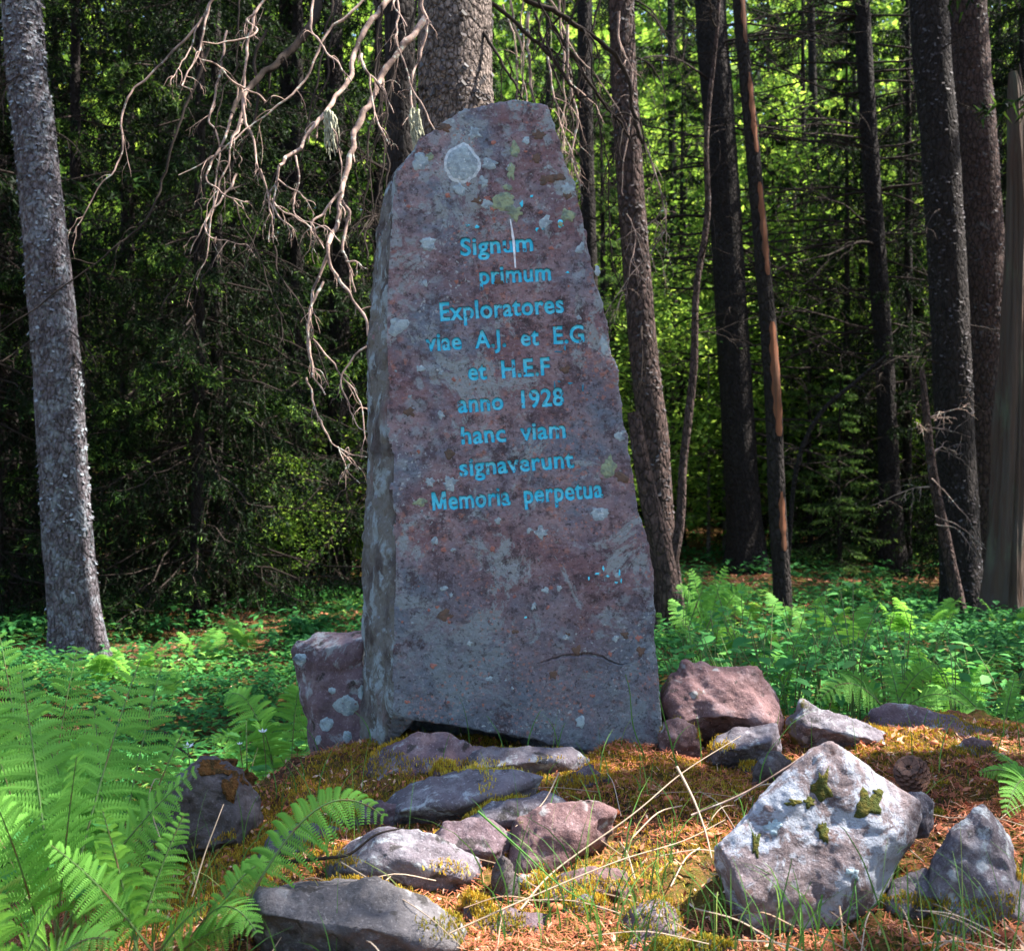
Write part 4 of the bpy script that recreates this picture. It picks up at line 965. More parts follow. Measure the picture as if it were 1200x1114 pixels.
for px, dd, lab in (([(352, 680, 28), (350, 500, 26), (345, 300, 24), (340, 100, 22), (338, 0, 22)], 12.5, 'dim trunk deep in shade behind the hanging dead branches'),
                    ([(398, 690, 26), (396, 500, 25), (398, 300, 24), (392, 100, 22), (390, 0, 22)], 11.8, 'black trunk in shade nearest the monument left edge'),
                    ([(208, 660, 14), (206, 500, 13), (200, 300, 12), (196, 0, 11)], 15.5, 'far thin trunk half hidden by dark drooping spruce boughs'),
                    ([(690, 640, 20), (694, 450, 18), (688, 200, 17), (684, 0, 16)], 15.0, 'slender far trunk showing just past the monument shoulder'),
                    ([(962, 640, 12), (960, 450, 11), (955, 200, 10), (950, 0, 9)], 19.0, 'thin far trunk in the sunlit green gap'),
                    ([(1085, 640, 18), (1078, 450, 16), (1068, 200, 15), (1062, 0, 14)], 17.5, 'far trunk behind the wide dark pair'),
                    ([(785, 640, 10), (790, 450, 10), (788, 200, 9), (786, 0, 8)], 19.5, 'thin distant trunk seen between brown trunk and grey brown bent stem'),
                    ([(60, 650, 18), (52, 450, 17), (40, 200, 16), (30, 0, 15)], 16.5, 'far dark trunk just behind the slanting lichen trunk')):
    tree('spruce_tree', lab, px, dd, 'bark_dark', 14, 16, 0.03, dict(z=(9, 14), r=1.8, n=40, nt=10, nn=10, w=0.02, l=0.09), [(1.5, 8, 16, 1.2, 0.009, 0.2)], step=0.15)

# orange stripped strips on the dead stem
V5 = trunkV(t5); n5 = len(V5) // 28; G5 = V5.reshape(n5, 28, 3); C5 = G5.mean(1)
for a, bb, w in ((1.55, 2.55, .8), (2.9, 3.7, .6), (3.9, 4.6, .55), (0.62, 1.15, 0.5), (4.8, 5.4, .5)):
    rows = [i for i in range(n5) if a < C5[i, 2] < bb]; Vs, Fs = [], []
    for k, i in enumerate(rows):
        f = k / max(1, len(rows) - 1); ww = w * math.sin(f * 2.9 + 0.12) ** 0.4 + 0.12 * math.sin(k * 1.3)
        for j in range(7):
            an = -math.pi / 2 + 0.35 + (j / 6 - 0.5) * ww * 1.6
            r = np.linalg.norm(G5[i] - C5[i], axis=1).max() * 1.03
            Vs.append(C5[i] + np.array([math.cos(an) * r, math.sin(an) * r, 0]))
    for k in range(len(rows) - 1):
        for j in range(6): b = k * 7 + j; Fs.append((b, b + 1, b + 8, b + 7))
    part('stripped_wood', Vs, np.array(Fs), M['snag_orange'], t5, b5, smooth=True)

# ------------------------------------------------------------------ hanging dead boughs of the thick trunk
def bough(o, base, pts, r0, r1, mat, rng, tw=5, ln=0.25, d=None, sag=0.8, name='dead_bough', depth=1, wob=0.014):
    r0 *= .62; r1 *= .7; tw = int(tw * 1.5 + 1); depth += 1
    p = catmull(pts, 7); p = p + np.stack([vnoise(p, 6, 3 + k) for k in range(3)], 1) * wob + np.stack([vnoise(p, 22, 13 + k) for k in range(3)], 1) * wob * .7
    mb = MB(); n = len(p); rad = np.linspace(r0, r1, n) * (1 + 0.18 * vnoise(p, 25, 4)); V, F = tube(p, rad, 8, 0.06, 3); mb.add(V, F)
    if tw: grow_twigs(rng, p, max(r1 * 1.6, 0.004), mb, tw, ln, depth, sag)
    mb.part(name, mat, o, base, smooth=True); return p
rb = np.random.default_rng(5)
def cp4(pts, d0, d1=None):
    d1 = d0 if d1 is None else d1; n = len(pts)
    return [P(200 + x / 2.785, y / 2.785, d0 + (d1 - d0) * i / max(1, n - 1)) for i, (x, y) in enumerate(pts)]
B = [
 ([(760, -60), (700, 10), (640, 90), (605, 170), (585, 240), (545, 310), (512, 360), (455, 430), (400, 500), (355, 540)], 0.020, 0.009, 5.0, 4.4, 'dead_twig', 3),
 ([(355, 540), (345, 590), (322, 640), (322, 700), (330, 790)], 0.007, 0.003, 4.4, 4.4, 'dead_twig', 3),
 ([(345, 600), (335, 670), (370, 720), (420, 768)], 0.006, 0.0025, 4.4, 4.3, 'dead_twig', 2),
 ([(350, 590), (395, 610), (440, 640), (472, 665)], 0.0045, 0.002, 4.4, 4.3, 'dead_twig', 1),
 ([(405, 510), (418, 590), (402, 680), (440, 720), (505, 748)], 0.006, 0.0025, 4.4, 4.3, 'dead_twig', 2),
 ([(330, 650), (372, 690), (450, 730), (480, 780), (495, 808)], 0.006, 0.0025, 4.4, 4.3, 'dead_twig', 2),
 ([(840, 60), (775, 130), (720, 200), (680, 290), (640, 350), (605, 430), (600, 490), (575, 560), (552, 640), (535, 740), (520, 800)], 0.022, 0.013, 5.0, 4.5, 'dead_twig', 4),
 ([(550, 630), (515, 655), (480, 700), (458, 745), (500, 735), (552, 790)], 0.010, 0.003, 4.5, 4.4, 'dead_twig', 3),
 ([(520, 800), (525, 850), (560, 920), (600, 985), (635, 1045), (655, 1120)], 0.011, 0.006, 4.5, 4.4, 'dead_twig', 3),
 ([(520, 830), (480, 910), (462, 980), (460, 1050), (455, 1130), (470, 1220), (500, 1290)], 0.010, 0.004, 4.5, 4.4, 'dead_twig', 4),
 ([(555, 660), (572, 720), (572, 810), (590, 880), (600, 950)], 0.010, 0.005, 4.55, 4.5, 'dead_twig', 2),
 ([(575, 845), (610, 860), (645, 882)], 0.006, 0.003, 4.5, 4.4, 'dead_twig', 0),
 ([(505, -40), (462, 70), (400, 160), (340, 215), (265, 280), (235, 320), (200, 372)], 0.030, 0.014, 5.2, 4.6, 'dead_dark', 2),
 ([(262, 285), (240, 340), (245, 400), (280, 460), (290, 520), (302, 590)], 0.011, 0.004, 4.6, 4.5, 'dead_twig', 3),
 ([(242, 400), (215, 440), (200, 482)], 0.007, 0.003, 4.5, 4.4, 'dead_twig', 0),
 ([(200, 372), (180, 440), (160, 490), (125, 540), (115, 585), (150, 625), (200, 655), (260, 668)], 0.009, 0.003, 4.6, 4.4, 'dead_twig', 3),
 ([(215, 560), (180, 630), (130, 690), (102, 740), (130, 775), (185, 785), (250, 805)], 0.007, 0.002, 4.6, 4.4, 'dead_twig', 3),
 ([(300, 560), (315, 640), (325, 700), (330, 780)], 0.006, 0.003, 4.5, 4.45, 'dead_twig', 1),
 ([(95, 180), (145, 210), (190, 250), (250, 290), (310, 328)], 0.004, 0.006, 4.5, 4.6, 'dead_twig', 2),
 ([(150, -30), (120, 60), (95, 130), (75, 200), (50, 280), (90, 290)], 0.008, 0.003, 4.7, 4.5, 'dead_twig', 4),
 ([(105, 60), (60, 150), (30, 220), (12, 280)], 0.005, 0.002, 4.7, 4.5, 'dead_twig', 3),
 ([(330, -30), (290, 30), (247, 62), (280, 98), (240, 128), (160, 138), (105, 136)], 0.009, 0.003, 4.6, 4.4, 'dead_twig', 4),
 ([(460, 0), (462, 100), (500, 160), (540, 205), (592, 270)], 0.008, 0.004, 4.6, 4.4, 'dead_twig', 2),
 ([(620, 180), (640, 230), (660, 330), (690, 410), (716, 462)], 0.009, 0.003, 4.6, 4.4, 'dead_twig', 3),
 ([(625, 200), (680, 290), (740, 375)], 0.006, 0.003, 4.6, 4.5, 'dead_twig', 1),
 ([(820, -30), (815, 20), (836, 100), (815, 190), (795, 240), (785, 320), (790, 400)], 0.011, 0.005, 4.7, 4.6, 'dead_twig', 3),
 ([(740, -20), (735, 20), (775, 92)], 0.007, 0.004, 4.6, 4.5, 'dead_twig', 1),
 ([(195, 640), (230, 730), (290, 850), (330, 950), (360, 1030), (375, 1114)], 0.005, 0.0025, 4.6, 4.5, 'dead_dark', 4),
 ([(330, 800), (345, 880), (400, 960), (450, 1040), (480, 1110), (520, 1250)], 0.006, 0.003, 4.6, 4.5, 'dead_dark', 4),
 ([(500, 370), (535, 440), (545, 520), (548, 600)], 0.005, 0.003, 4.5, 4.45, 'dead_twig', 1),
 ([(560, 300), (640, 560), (620, 660), (660, 700), (700, 690)], 0.004, 0.002, 4.9, 4.8, 'dead_dark', 3),
 ([(150, 800), (130, 860), (90, 920), (60, 1010), (30, 1060)], 0.006, 0.002, 5.2, 5.1, 'dead_dark', 4),
 ([(650, 1120), (560, 1230), (600, 1370), (650, 1400)], 0.006, 0.002, 4.4, 4.2, 'dead_twig', 2),
]
for pts, r0, r1_, d0, d1, m, tw in B:
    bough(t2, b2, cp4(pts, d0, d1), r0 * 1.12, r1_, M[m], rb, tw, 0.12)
for i in range(15):                       # the finer tangle behind the lit boughs
    x0_, y0_ = rb.uniform(230, 500), rb.uniform(-60, 60); pts = [(x0_, y0_)]; dx_ = rb.uniform(-30, 8)
    for k in range(6): dx_ += rb.normal(0, 9); pts.append((pts[-1][0] + dx_, pts[-1][1] + rb.uniform(25, 75)))
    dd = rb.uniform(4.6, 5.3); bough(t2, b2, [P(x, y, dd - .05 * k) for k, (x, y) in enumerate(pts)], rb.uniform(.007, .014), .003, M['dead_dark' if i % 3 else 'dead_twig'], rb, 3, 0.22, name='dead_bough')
for i in range(14):
    x0_, y0_ = rb.uniform(585, 740), rb.uniform(-60, 60); pts = [(x0_, y0_)]; dx_ = rb.uniform(-6, 14)
    for k in range(5): dx_ += rb.normal(0, 8); pts.append((pts[-1][0] + dx_, pts[-1][1] + rb.uniform(25, 60)))
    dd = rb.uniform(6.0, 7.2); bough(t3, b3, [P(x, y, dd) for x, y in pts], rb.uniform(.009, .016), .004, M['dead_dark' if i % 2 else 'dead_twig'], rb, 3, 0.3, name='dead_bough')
# low twiggy spray by the monument edge
def full(pts, d0, d1=None):
    d1 = d0 if d1 is None else d1; n = len(pts)
    return [P(x, y, d0 + (d1 - d0) * i / max(1, n - 1)) for i, (x, y) in enumerate(pts)]
for pts, r0, r1_ in (([(362, 440), (372, 490), (395, 525), (432, 538)], .007, .003), ([(395, 525), (405, 545), (420, 566)], .004, .002), ([(398, 530), (425, 552)], .004, .002),
                     ([(378, 330), (366, 360), (362, 400), (364, 445)], .009, .006), ([(370, 395), (400, 440), (420, 470), (432, 520)], .006, .003)):
    bough(t2, b2, full(pts, 4.45, 4.35), r0, r1_, M['dead_twig'], rb, 2, 0.12)
# two beard lichens hanging from the boughs
for x, y, h in ((384, 132, 50), (487, 130, 46)):
    mb = MB()
    for k in range(26):
        a = P(x + rb.normal(0, 2.5), y + rb.uniform(-4, 10), 4.5); l = h * rb.uniform(.4, 1) * 4.5 / FPX
        q = [a];
        for j in range(6): q.append(q[-1] + np.array([rb.normal(0.002, .004), rb.normal(0, .004), -l / 6]))
        V, F = tube(np.array(q), np.linspace(.006, .0015, 7), 4); mb.add(V, F)
    mb.part('beard_lichen', M['lichen_tuft'], t2, b2)
# boughs beside the monument's shoulder, from the brown trunk and the thick trunk
B3 = [([(575, 5), (610, 35), (640, 65), (665, 95), (690, 130)], 5.5, 5.6, .018, .010, 'dead_dark', 3), ([(558, 28), (580, 60), (600, 95), (612, 116)], 5.3, 5.2, .014, .007, 'dead_dark', 2),
      ([(615, 0), (660, 18), (700, 48), (728, 80), (742, 130), (752, 170)], 6.2, 6.6, .026, .014, 'dead_dark', 3), ([(642, 20), (668, 60), (690, 95), (715, 130), (740, 165)], 6.1, 6.4, .018, .010, 'dead_dark', 4),
      ([(742, 130), (762, 190), (776, 240), (779, 265), (766, 290), (752, 320)], 6.6, 6.7, .011, .005, 'dead_twig', 5), ([(735, 250), (745, 275), (738, 320), (734, 350)], 6.6, 6.5, .006, .003, 'dead_twig', 3),
      ([(668, 30), (664, 80), (676, 140), (668, 185), (680, 220)], 6.0, 5.9, .013, .006, 'dead_twig', 6), ([(640, 60), (650, 110), (660, 160), (675, 200)], 5.9, 5.8, .010, .005, 'dead_twig', 6), ([(690, 60), (700, 130), (712, 190), (716, 300), (722, 330)], 6.3, 6.4, .009, .004, 'dead_dark', 5),
      ([(722, 280), (760, 262), (778, 240)], 6.7, 6.7, .004, .003, 'dead_twig', 2), ([(700, 380), (735, 330), (775, 270)], 6.6, 6.7, .003, .004, 'dead_twig', 3)]
for pts, d0, d1, r0, r1_, m, tw in B3:
    bough(t3, b3, full(pts, d0, d1), r0, r1_, M[m], rb, tw, 0.3, depth=2)
# splayed pale twigs on the leaning dead stem, and the pale bent branch of the slim dark tree
for pts in ([(1096, 605), (1130, 622), (1155, 645)], [(1096, 615), (1125, 625), (1148, 660)], [(1090, 560), (1130, 600), (1152, 640)]):
    bough(t7, b7, full(pts, 8.9, 8.6), .009, .004, M['dead_twig'], rb, 1, .15)

# ------------------------------------------------------------------ the forest behind
def proto_parts(T, var, wood, mat, trunk_h, trunk_r, bark='bark_dark'):
    V, F, vv = tri_mesh(T, var); cm = mesh_np('crown', V, F, vv); cm.materials.append(M[mat])
    W, WF, wc = wood.get(); wm = mesh_np('branches', W, WF, wc); wm.materials.append(M['dead_dark'])
    V, F = trunk_geo([np.array([0, 0, -0.3]), np.array([0.03, 0.02, trunk_h * .5]), np.array([0, 0, trunk_h])], [trunk_r, trunk_r * .7, 0.01], 10, 0.04, 7, 0.4)
    tm = mesh_np('trunk', V, F, smooth=True); tm.materials.append(M[bark])
    return cm, wm, tm
rp = np.random.default_rng(11)
protos = {}
for k, (h, r, nb, z0) in enumerate(((9, 1.9, 104, 0.4), (12, 2.3, 120, 0.6), (6, 1.5, 84, 0.2), (10, 2.1, 108, 0.5))):
    T, var, wood = spruce_crown(rp, z0, h, r, nb, 13, 21, 0.013, 0.052, hang=2.2, droop=0.5, vbase=.42)
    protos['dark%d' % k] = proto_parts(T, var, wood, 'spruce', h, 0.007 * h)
for k, (h, r, nb, z0) in enumerate(((4.5, 1.3, 64, 0.15), (7, 1.6, 76, 0.3))):
    T, var, wood = spruce_crown(rp, z0, h, r, nb, 11, 12, 0.014, 0.065, hang=0.45, droop=0.3)
    protos['light%d' % k] = proto_parts(T, var, wood, 'spruce_light', h, 0.012 * h)
for k, (h, r, nb) in enumerate(((5.5, 1.6, 64), (7.5, 2.0, 84), (3.2, 1.0, 44))):
    T, var, wood = leafy_crown(rp, 0.4, h, r, nb, 64, 0.054)
    protos['leaf%d' % k] = proto_parts(T, var, wood, 'bright_leaf', h, 0.008 * h, 'bark_pale')

zones = [(20, 'past the slanting lichen trunk at the picture edge'), (130, 'close behind the slanting lichen trunk'), (240, 'between lichen trunk and dead boughs'), (340, 'behind the hanging dead boughs'), (440, 'just beside the monument narrow side'),
         (640, 'hidden behind the monument'), (760, 'between monument shoulder and brown trunk'), (850, 'between brown trunk and black trunk'), (930, 'behind the orange striped stem'), (1020, 'between striped stem and slim dark trunk'), (1110, 'between slim dark trunk and close pair'), (9999, 'behind the close trunk pair and snag')]
ranks = ['nearest', 'second', 'third', 'fourth', 'fifth', 'sixth', 'seventh', 'eighth', 'ninth', 'tenth', 'eleventh', 'twelfth', 'thirteenth', 'fourteenth']
pending = {}
def where(label, name, x, y):
    px = 600.01 + x * FPX / y; z = next(t for lim, t in zones if px < lim)
    pending.setdefault((name, z), []).append((y, x, label)); return label
def settle():
    for (name, z), L in pending.items():
        L.sort()
        for o in [o for o in bpy.data.objects if o.get('category') and o.name.split('.')[0] == name]:
            y = o.location.y; px = 600.01 + o.location.x * FPX / y
            if next(t for lim, t in zones if px < lim) != z: continue
            if (name == 'leafy_plant') != ('bluish' in o['label']) and name == 'leafy_plant': continue
            r = [i for i, l in enumerate(L) if abs(l[0] - y) < 1e-4 and abs(l[1] - o.location.x) < 1e-4][0]
            o['label'] = (ranks[r] if len(L) > 1 else 'only') + ' ' + o['label'] + ' ' + z
def plant_tree(kind, name, label, x, y, rot, sc, group, cat='tree'):
    cm, wm, tm = protos[kind]
    z = HZ(x, y)
    o = thing(name, where(label, name, x, y), cat, (x, y, z), group); o.rotation_euler = (0, 0, rot); o.scale = (sc, sc, sc)
    for nm, me in (('crown', cm), ('branches', wm), ('trunk', tm)):
        c = bpy.data.objects.new(nm, me); COL.objects.link(c); c.parent = o
    return o
# dark spruces with boughs reaching low, a dense screen beyond the lichen covered trunk
def pxy(px, d): return (px - 600) * d / FPX, d
spr = [(230, 9.4, 'dark0', .95), (90, 9.8, 'dark3', .9), (345, 11.6, 'dark1', 1.0), (440, 12.0, 'dark3', 1.0), (280, 12.4, 'dark1', 1), (0, 9.0, 'dark2', 1.0), (-90, 9.5, 'dark3', 1.0), (240, 16, 'dark3', 1.1), (1200, 12, 'dark3', .9), (1235, 17, 'dark1', 1.0), (940, 20.5, 'dark1', 1.0), (720, 22, 'dark1', 1.2), (150, 11.0, 'dark1', 1.0), (255, 10.2, 'dark0', 1.05), (330, 13.6, 'dark3', 1.1), (60, 12.6, 'dark3', 1.0), (-60, 11.0, 'dark1', 1.0), (190, 14.0, 'dark1', 1.1),
       (500, 12.5, 'dark0', 1.1), (290, 17.5, 'dark1', 1.2), (-20, 16, 'dark1', 1.1), (560, 16, 'dark1', 1.1),
       (1010, 16.5, 'dark0', 1.0), (1240, 13, 'dark1', 1.0), (1062, 14.6, 'dark3', .95), (992, 15.2, 'dark0', .85), (1195, 11.6, 'dark0', .85), (905, 17.5, 'dark0', .8), (800, 18, 'dark3', .8), (950, 22, 'dark1', .9), (1170, 15.5, 'dark3', 1.1), (640, 19, 'dark3', 1.2), (1100, 20, 'dark1', 1.1), (30, 21, 'dark1', 1.2), (200, 22, 'dark3', 1.3), (340, 23, 'dark1', 1.3), (480, 22, 'dark1', 1.3)]
slab_l = ['dense dark spruce with low hanging boughs between slanting trunk and dead branches', 'dark drooping spruce behind the hanging dead branches', 'shadowy spruce deep behind the dead branches', 'shadowy spruce deep behind the slanting trunk']
for i, (px, d, kind, sc) in enumerate(spr):
    x, y = pxy(px, d)
    lab = 'dark shaggy spruce'; _ = 'dark shaggy spruce standing deep in the shade of the wood'
    plant_tree(kind, 'dark_spruce', lab, x, y, rp.uniform(0, 6.28), sc, 'dark spruces deep in the wood')
# drooping boughs with needle colour raised so their tips look sunlit
ds = [o for o in bpy.data.objects if o.name.startswith('dark_spruce')]
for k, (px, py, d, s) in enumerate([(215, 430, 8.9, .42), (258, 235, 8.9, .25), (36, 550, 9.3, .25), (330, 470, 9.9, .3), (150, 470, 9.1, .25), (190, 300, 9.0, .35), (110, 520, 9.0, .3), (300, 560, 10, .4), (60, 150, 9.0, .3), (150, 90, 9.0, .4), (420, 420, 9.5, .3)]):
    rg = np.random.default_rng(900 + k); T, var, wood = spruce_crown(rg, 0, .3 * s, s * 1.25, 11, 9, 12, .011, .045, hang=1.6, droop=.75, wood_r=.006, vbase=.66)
    c = P(px, py, d); par = min(ds, key=lambda o: (o.location.x - c[0]) ** 2 + (o.location.y - c[1]) ** 2)
    bpy.context.view_layer.update(); inv = np.array(par.matrix_world.inverted()); f_ = lambda V: (V + c) @ inv[:3, :3].T + inv[:3, 3]
    V, F, vv = tri_mesh(T, var); part('bough_tip', f_(V), F, M['spruce'], par, (0, 0, 0), vv, kind='stuff')
    V, F, _ = wood.get(); q = catmull([np.array([0, 0, .2 * s]), np.array([.1, .25, .35]) * s, np.array([.1, .45, .25])], 5); part('bough_wood', f_(V), F, M['dead_dark'], par, kind='stuff'); V, F = tube(q, np.linspace(.006, .009, len(q)), 5); part('bough', f_(V), F, M['dead_dark'], par)
# sunlit young trees behind
lit = []
for i in range(46):
    d = rp.uniform(15.5, 28); px = rp.uniform(640, 1260)
    lit.append((px, d, rp.choice(['leaf0', 'leaf1', 'leaf2', 'light0', 'light1'], p=[.25, .3, .1, .15, .2]), rp.uniform(0.8, 1.25)))
for i in range(16):
    d = rp.uniform(19, 32); px = rp.uniform(-60, 640)
    lit.append((px, d, rp.choice(['leaf0', 'leaf1', 'light1']), rp.uniform(0.8, 1.25)))
lit += [(700, 13, 'leaf2', .8), (760, 14.5, 'leaf0', .8), (830, 15.5, 'leaf2', 1.1), (950, 15, 'light0', .8), (985, 13.6, 'light0', .55), (1060, 15.8, 'leaf2', .9), (930, 18, 'leaf1', 1), (1130, 14, 'light0', .6), (870, 17, 'leaf0', 1), (40, 13.5, 'light0', .9), (300, 15.8, 'leaf2', 1), (260, 12.0, 'light0', .35), (420, 12.0, 'leaf2', .6), (340, 10.8, 'leaf2', .45)]
for px, d, kind, sc in lit:
    x, y = pxy(px, d); kind = str(kind)
    if kind.startswith('leaf'): plant_tree(kind, 'young_leafy_tree', 'bright young leafy tree', x, y, rp.uniform(0, 6.28), sc, 'sunlit young leafy trees')
    else: plant_tree(kind, 'young_spruce', 'pale green young spruce', x, y, rp.uniform(0, 6.28), sc, 'sunlit young spruces')

for i in range(44):
    d = rp.uniform(33, 44); px = -80 + 1400 * (i + rp.random()) / 44; x, y = pxy(px, d)
    plant_tree(str(rp.choice(['leaf0', 'leaf1'])), 'tall_leafy_tree', 'tall far green tree', x, y, rp.uniform(0, 6.28), rp.uniform(2.0, 2.8), 'tall leafy trees on the far slope')
# tall trees added mostly out of view to shade the cairn
for x, y, h, r in ((3.6, 3.2, 13, 2.0), (5.4, 4.6, 14, 2.2), (6.6, 2.4, 14, 2.2), (4.6, 6.8, 13, 2.1), (7.2, 6.6, 15, 2.3), (8.6, 4.4, 15, 2.3), (5.2, 0.4, 13, 2.0), (9.4, 8.6, 15, 2.4), (6.6, 9.6, 14, 2.2), (8.2, 0.8, 14, 2.2), (8.4, 12.0, 15, 2.3), (-4.6, 7.5, 12, 2.0), (-5.5, 4.0, 12, 2.0), (10.5, 6.2, 16, 2.4)):
    rng = np.random.default_rng(int(x * 10 + y * 100 + 999)); gz = HZ(x, y)
    T, var, wood = spruce_crown(rng, 3.4, h, r, 74, 12, 12, 0.022, 0.09, hang=.7)
    T = T + np.array([x, y, gz]); kk = keep_sun(T.mean(1))
    o = thing('shade_spruce', 'tall spruce added mostly out of view to shade the cairn', 'tree', (x, y, gz), 'tall spruces added to shade the cairn')
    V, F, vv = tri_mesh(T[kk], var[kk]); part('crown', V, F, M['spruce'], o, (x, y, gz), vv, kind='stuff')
    W, WF, _ = wood.get(); W = W + np.array([x, y, gz]); part('branches', W, [f[keep_sun(W[f].mean(1))] for f in WF], M['dead_dark'], o, (x, y, gz), kind='stuff')
    V, F = trunk_geo([np.array([x, y, gz - .3]), np.array([x + .1, y, gz + h * .5]), np.array([x, y, gz + h])], [.2, .13, .01], 16, .03, 5, .2, True, gz)
    part('trunk', V, F, M['bark_brown'], o, (x, y, gz), smooth=True)

for i in range(17):                        # unseen trees added behind the camera to cut low skylight
    a_ = R(188 + 164 * (i + .3 * rp.random()) / 16); r_ = rp.uniform(10, 13); x, y = r_ * math.cos(a_), r_ * math.sin(a_)
    o = plant_tree(['dark1', 'dark3', 'leaf1'][i % 3], 'wood_edge_tree', 'tree', x, y, rp.uniform(0, 6.28), 1.15 if i % 3 < 2 else 1.5, 'trees added behind the camera to cut skylight')
    o['label'] = 'tall tree added behind the camera to cut low skylight'
for k_ in [k_ for k_ in pending if k_[0] == 'wood_edge_tree']: del pending[k_]
for px, d, kind, sc in ((800, 21, 'dark1', 1.0), (900, 24, 'dark3', 1.2), (1000, 26, 'dark1', 1.2), (1160, 22, 'dark3', 1.1), (690, 25, 'dark1', 1.3), (1080, 24, 'dark0', 1.2)):
    x, y = pxy(px, d); plant_tree(kind, 'dark_spruce', 'dark shaggy spruce', x, y, rp.uniform(0, 6.28), sc, 'dark spruces deep in the wood')
# the mass of foliage on the slope beyond
n = 130000
rf = np.random.default_rng(77)
X = rf.uniform(-34, 34, n); Y = rf.uniform(27, 50, n); hmax = 5 + 14 * (0.5 + 0.5 * fbm(np.c_[X, Y, X * 0], 0.25, 3, 8))
Z = H0(X, Y) + rf.uniform(0, 1, n) ** 0.8 * hmax
c = np.c_[X, Y, Z]; nn_ = norm(rf.normal(0, 1, c.shape) + [0, 0, .6]); a = norm(np.cross(nn_, rf.normal(0, 1, c.shape))); b = np.cross(nn_, a)
l = rf.uniform(.10, .26, (n, 1)); Q = np.stack([c - a * l, c - b * l * .55, c + a * l, c + b * l * .55], 1)
V, F, vv = tri_mesh(Q, np.clip(.45 + .3 * rf.normal(0, 1, n) + .25 * fbm(c, .5, 2, 4), 0, 1))
me = mesh_np('far_woods', V, F, vv); link('far_woods', me, mat=M['bright_leaf'], kind='stuff')

# ------------------------------------------------------------------ ground cover
def leaf_tpl(k=1):   # pointed leaf along +x, folded, 4 tris
    return np.array([[0, 0, 0], [.45, .26, .05], [1, 0, -.08], [.45, -.26, .05], [.5, 0, 0]]), np.array([[0, 4, 1], [1, 4, 2], [0, 3, 4], [3, 2, 4]])
def cover(n, xr, yr, seed, size, hgt, dens=None):
    rng = np.random.default_rng(seed)
    x = rng.uniform(*xr, n * 2); y = yr[0] + (yr[1] - yr[0]) * rng.random(n * 2) ** 1.4
    lim = 0.56 * y + 0.8
    ok = (np.abs(x) < lim)
    if dens is not None: ok &= rng.random(len(x)) < dens(x, y)
    x, y = x[ok][:n], y[ok][:n]; m = len(x); z = H0(x, y)
    lv, lf = leaf_tpl(); K = 9
    h = hgt * rng.uniform(.35, 1.15, (m, 1)) * np.clip(1 + .5 * fbm(np.c_[x, y, x * 0], 1.1, 2, 3)[:, None], .3, 1.7)
    az = rng.uniform(0, 6.28, (m, K)); lev = rng.uniform(.45, 1.0, (m, K))
    tilt = rng.uniform(-.5, .45, (m, K)); s = size * rng.uniform(.55, 1.3, (m, K)) * np.clip(y[:, None] / 5, .7, 1.8) ** .35
    rad = rng.uniform(0.0, 0.06, (m, K))
    O = np.stack([x[:, None] + np.cos(az) * rad, y[:, None] + np.sin(az) * rad, z[:, None] + h * lev], -1)
    D = np.stack([np.cos(az) * np.cos(tilt), np.sin(az) * np.cos(tilt), np.sin(tilt)], -1)
    S = np.stack([-np.sin(az), np.cos(az), az * 0], -1); U = np.cross(D, S)
    V = O[:, :, None] + s[..., None, None] * (lv[None, None, :, :1] * D[:, :, None] + lv[None, None, :, 1:2] * S[:, :, None] + lv[None, None, :, 2:] * U[:, :, None])
    V = V.reshape(-1, 3); F = (np.arange(m * K)[:, None, None] * 5 + lf[None]).reshape(-1, 3)
    base = np.clip(.45 + .16 * rng.normal(0, 1, m) + .3 * fbm(np.c_[x, y, x * 0], .9, 2, 12), 0, 1)
    vv = np.repeat(np.clip(base[:, None] + .14 * rng.normal(0, 1, (m, K)), 0, 1).reshape(-1), 5)
    return V, F, vv
def dens(x, y):
    litter = ss(7.6, 8.4, y) * ss(10.8, 9.6, y) * ss(-1.5, -2.1, x) * 0.97 * (fbm(np.c_[x, y, x * 0], .9, 2, 19) > .12) + ss(7.4, 8.2, y) * ss(10, 9, y) * ss(1.0, 1.5, x) * ss(2.8, 2.3, x) * .55
    return np.clip(1 - litter, 0.05, 1) * (mound(x, y) < 0.10) * np.where(y > 11, .6, 1) * (0.35 + 0.65 * (fbm(np.c_[x, y, x * 0], .8, 2, 44) > -0.35))
V, F, vv = cover(15000, (-9, 9), (3.3, 11), 3, 0.050, 0.17, dens)
link('herb_cover', mesh_np('herb_cover', V, F, vv), mat=M['herb'], kind='stuff')
V, F, vv = cover(9000, (-16, 16), (8, 24), 4, 0.075, 0.20, dens)
link('blueberry_cover', mesh_np('blueberry_cover', V, F, vv), mat=M['herb'], kind='stuff')

rl = np.random.default_rng(31); n = 16000; x = rl.uniform(-5.5, 5.5, n); y = rl.uniform(6.5, 14, n); z = H0(x, y) + .012; s = rl.uniform(.008, .030, (n, 1)); p = np.c_[x, y, z]
a = norm(np.c_[rl.normal(0, 1, (n, 2)), rl.normal(0, .35, n)]); b = norm(np.cross(a, rl.normal(0, .4, (n, 3)) + [0, 0, 1])); w_ = rl.uniform(.08, .6, (n, 1))
V, F, vv = tri_mesh(np.stack([p - a * s, p - b * s * w_, p + a * s, p + b * s * w_], 1), rl.random(n) ** 1.3)
link('forest_litter', mesh_np('forest_litter', V, F, vv), mat=M['needle'], kind='stuff')
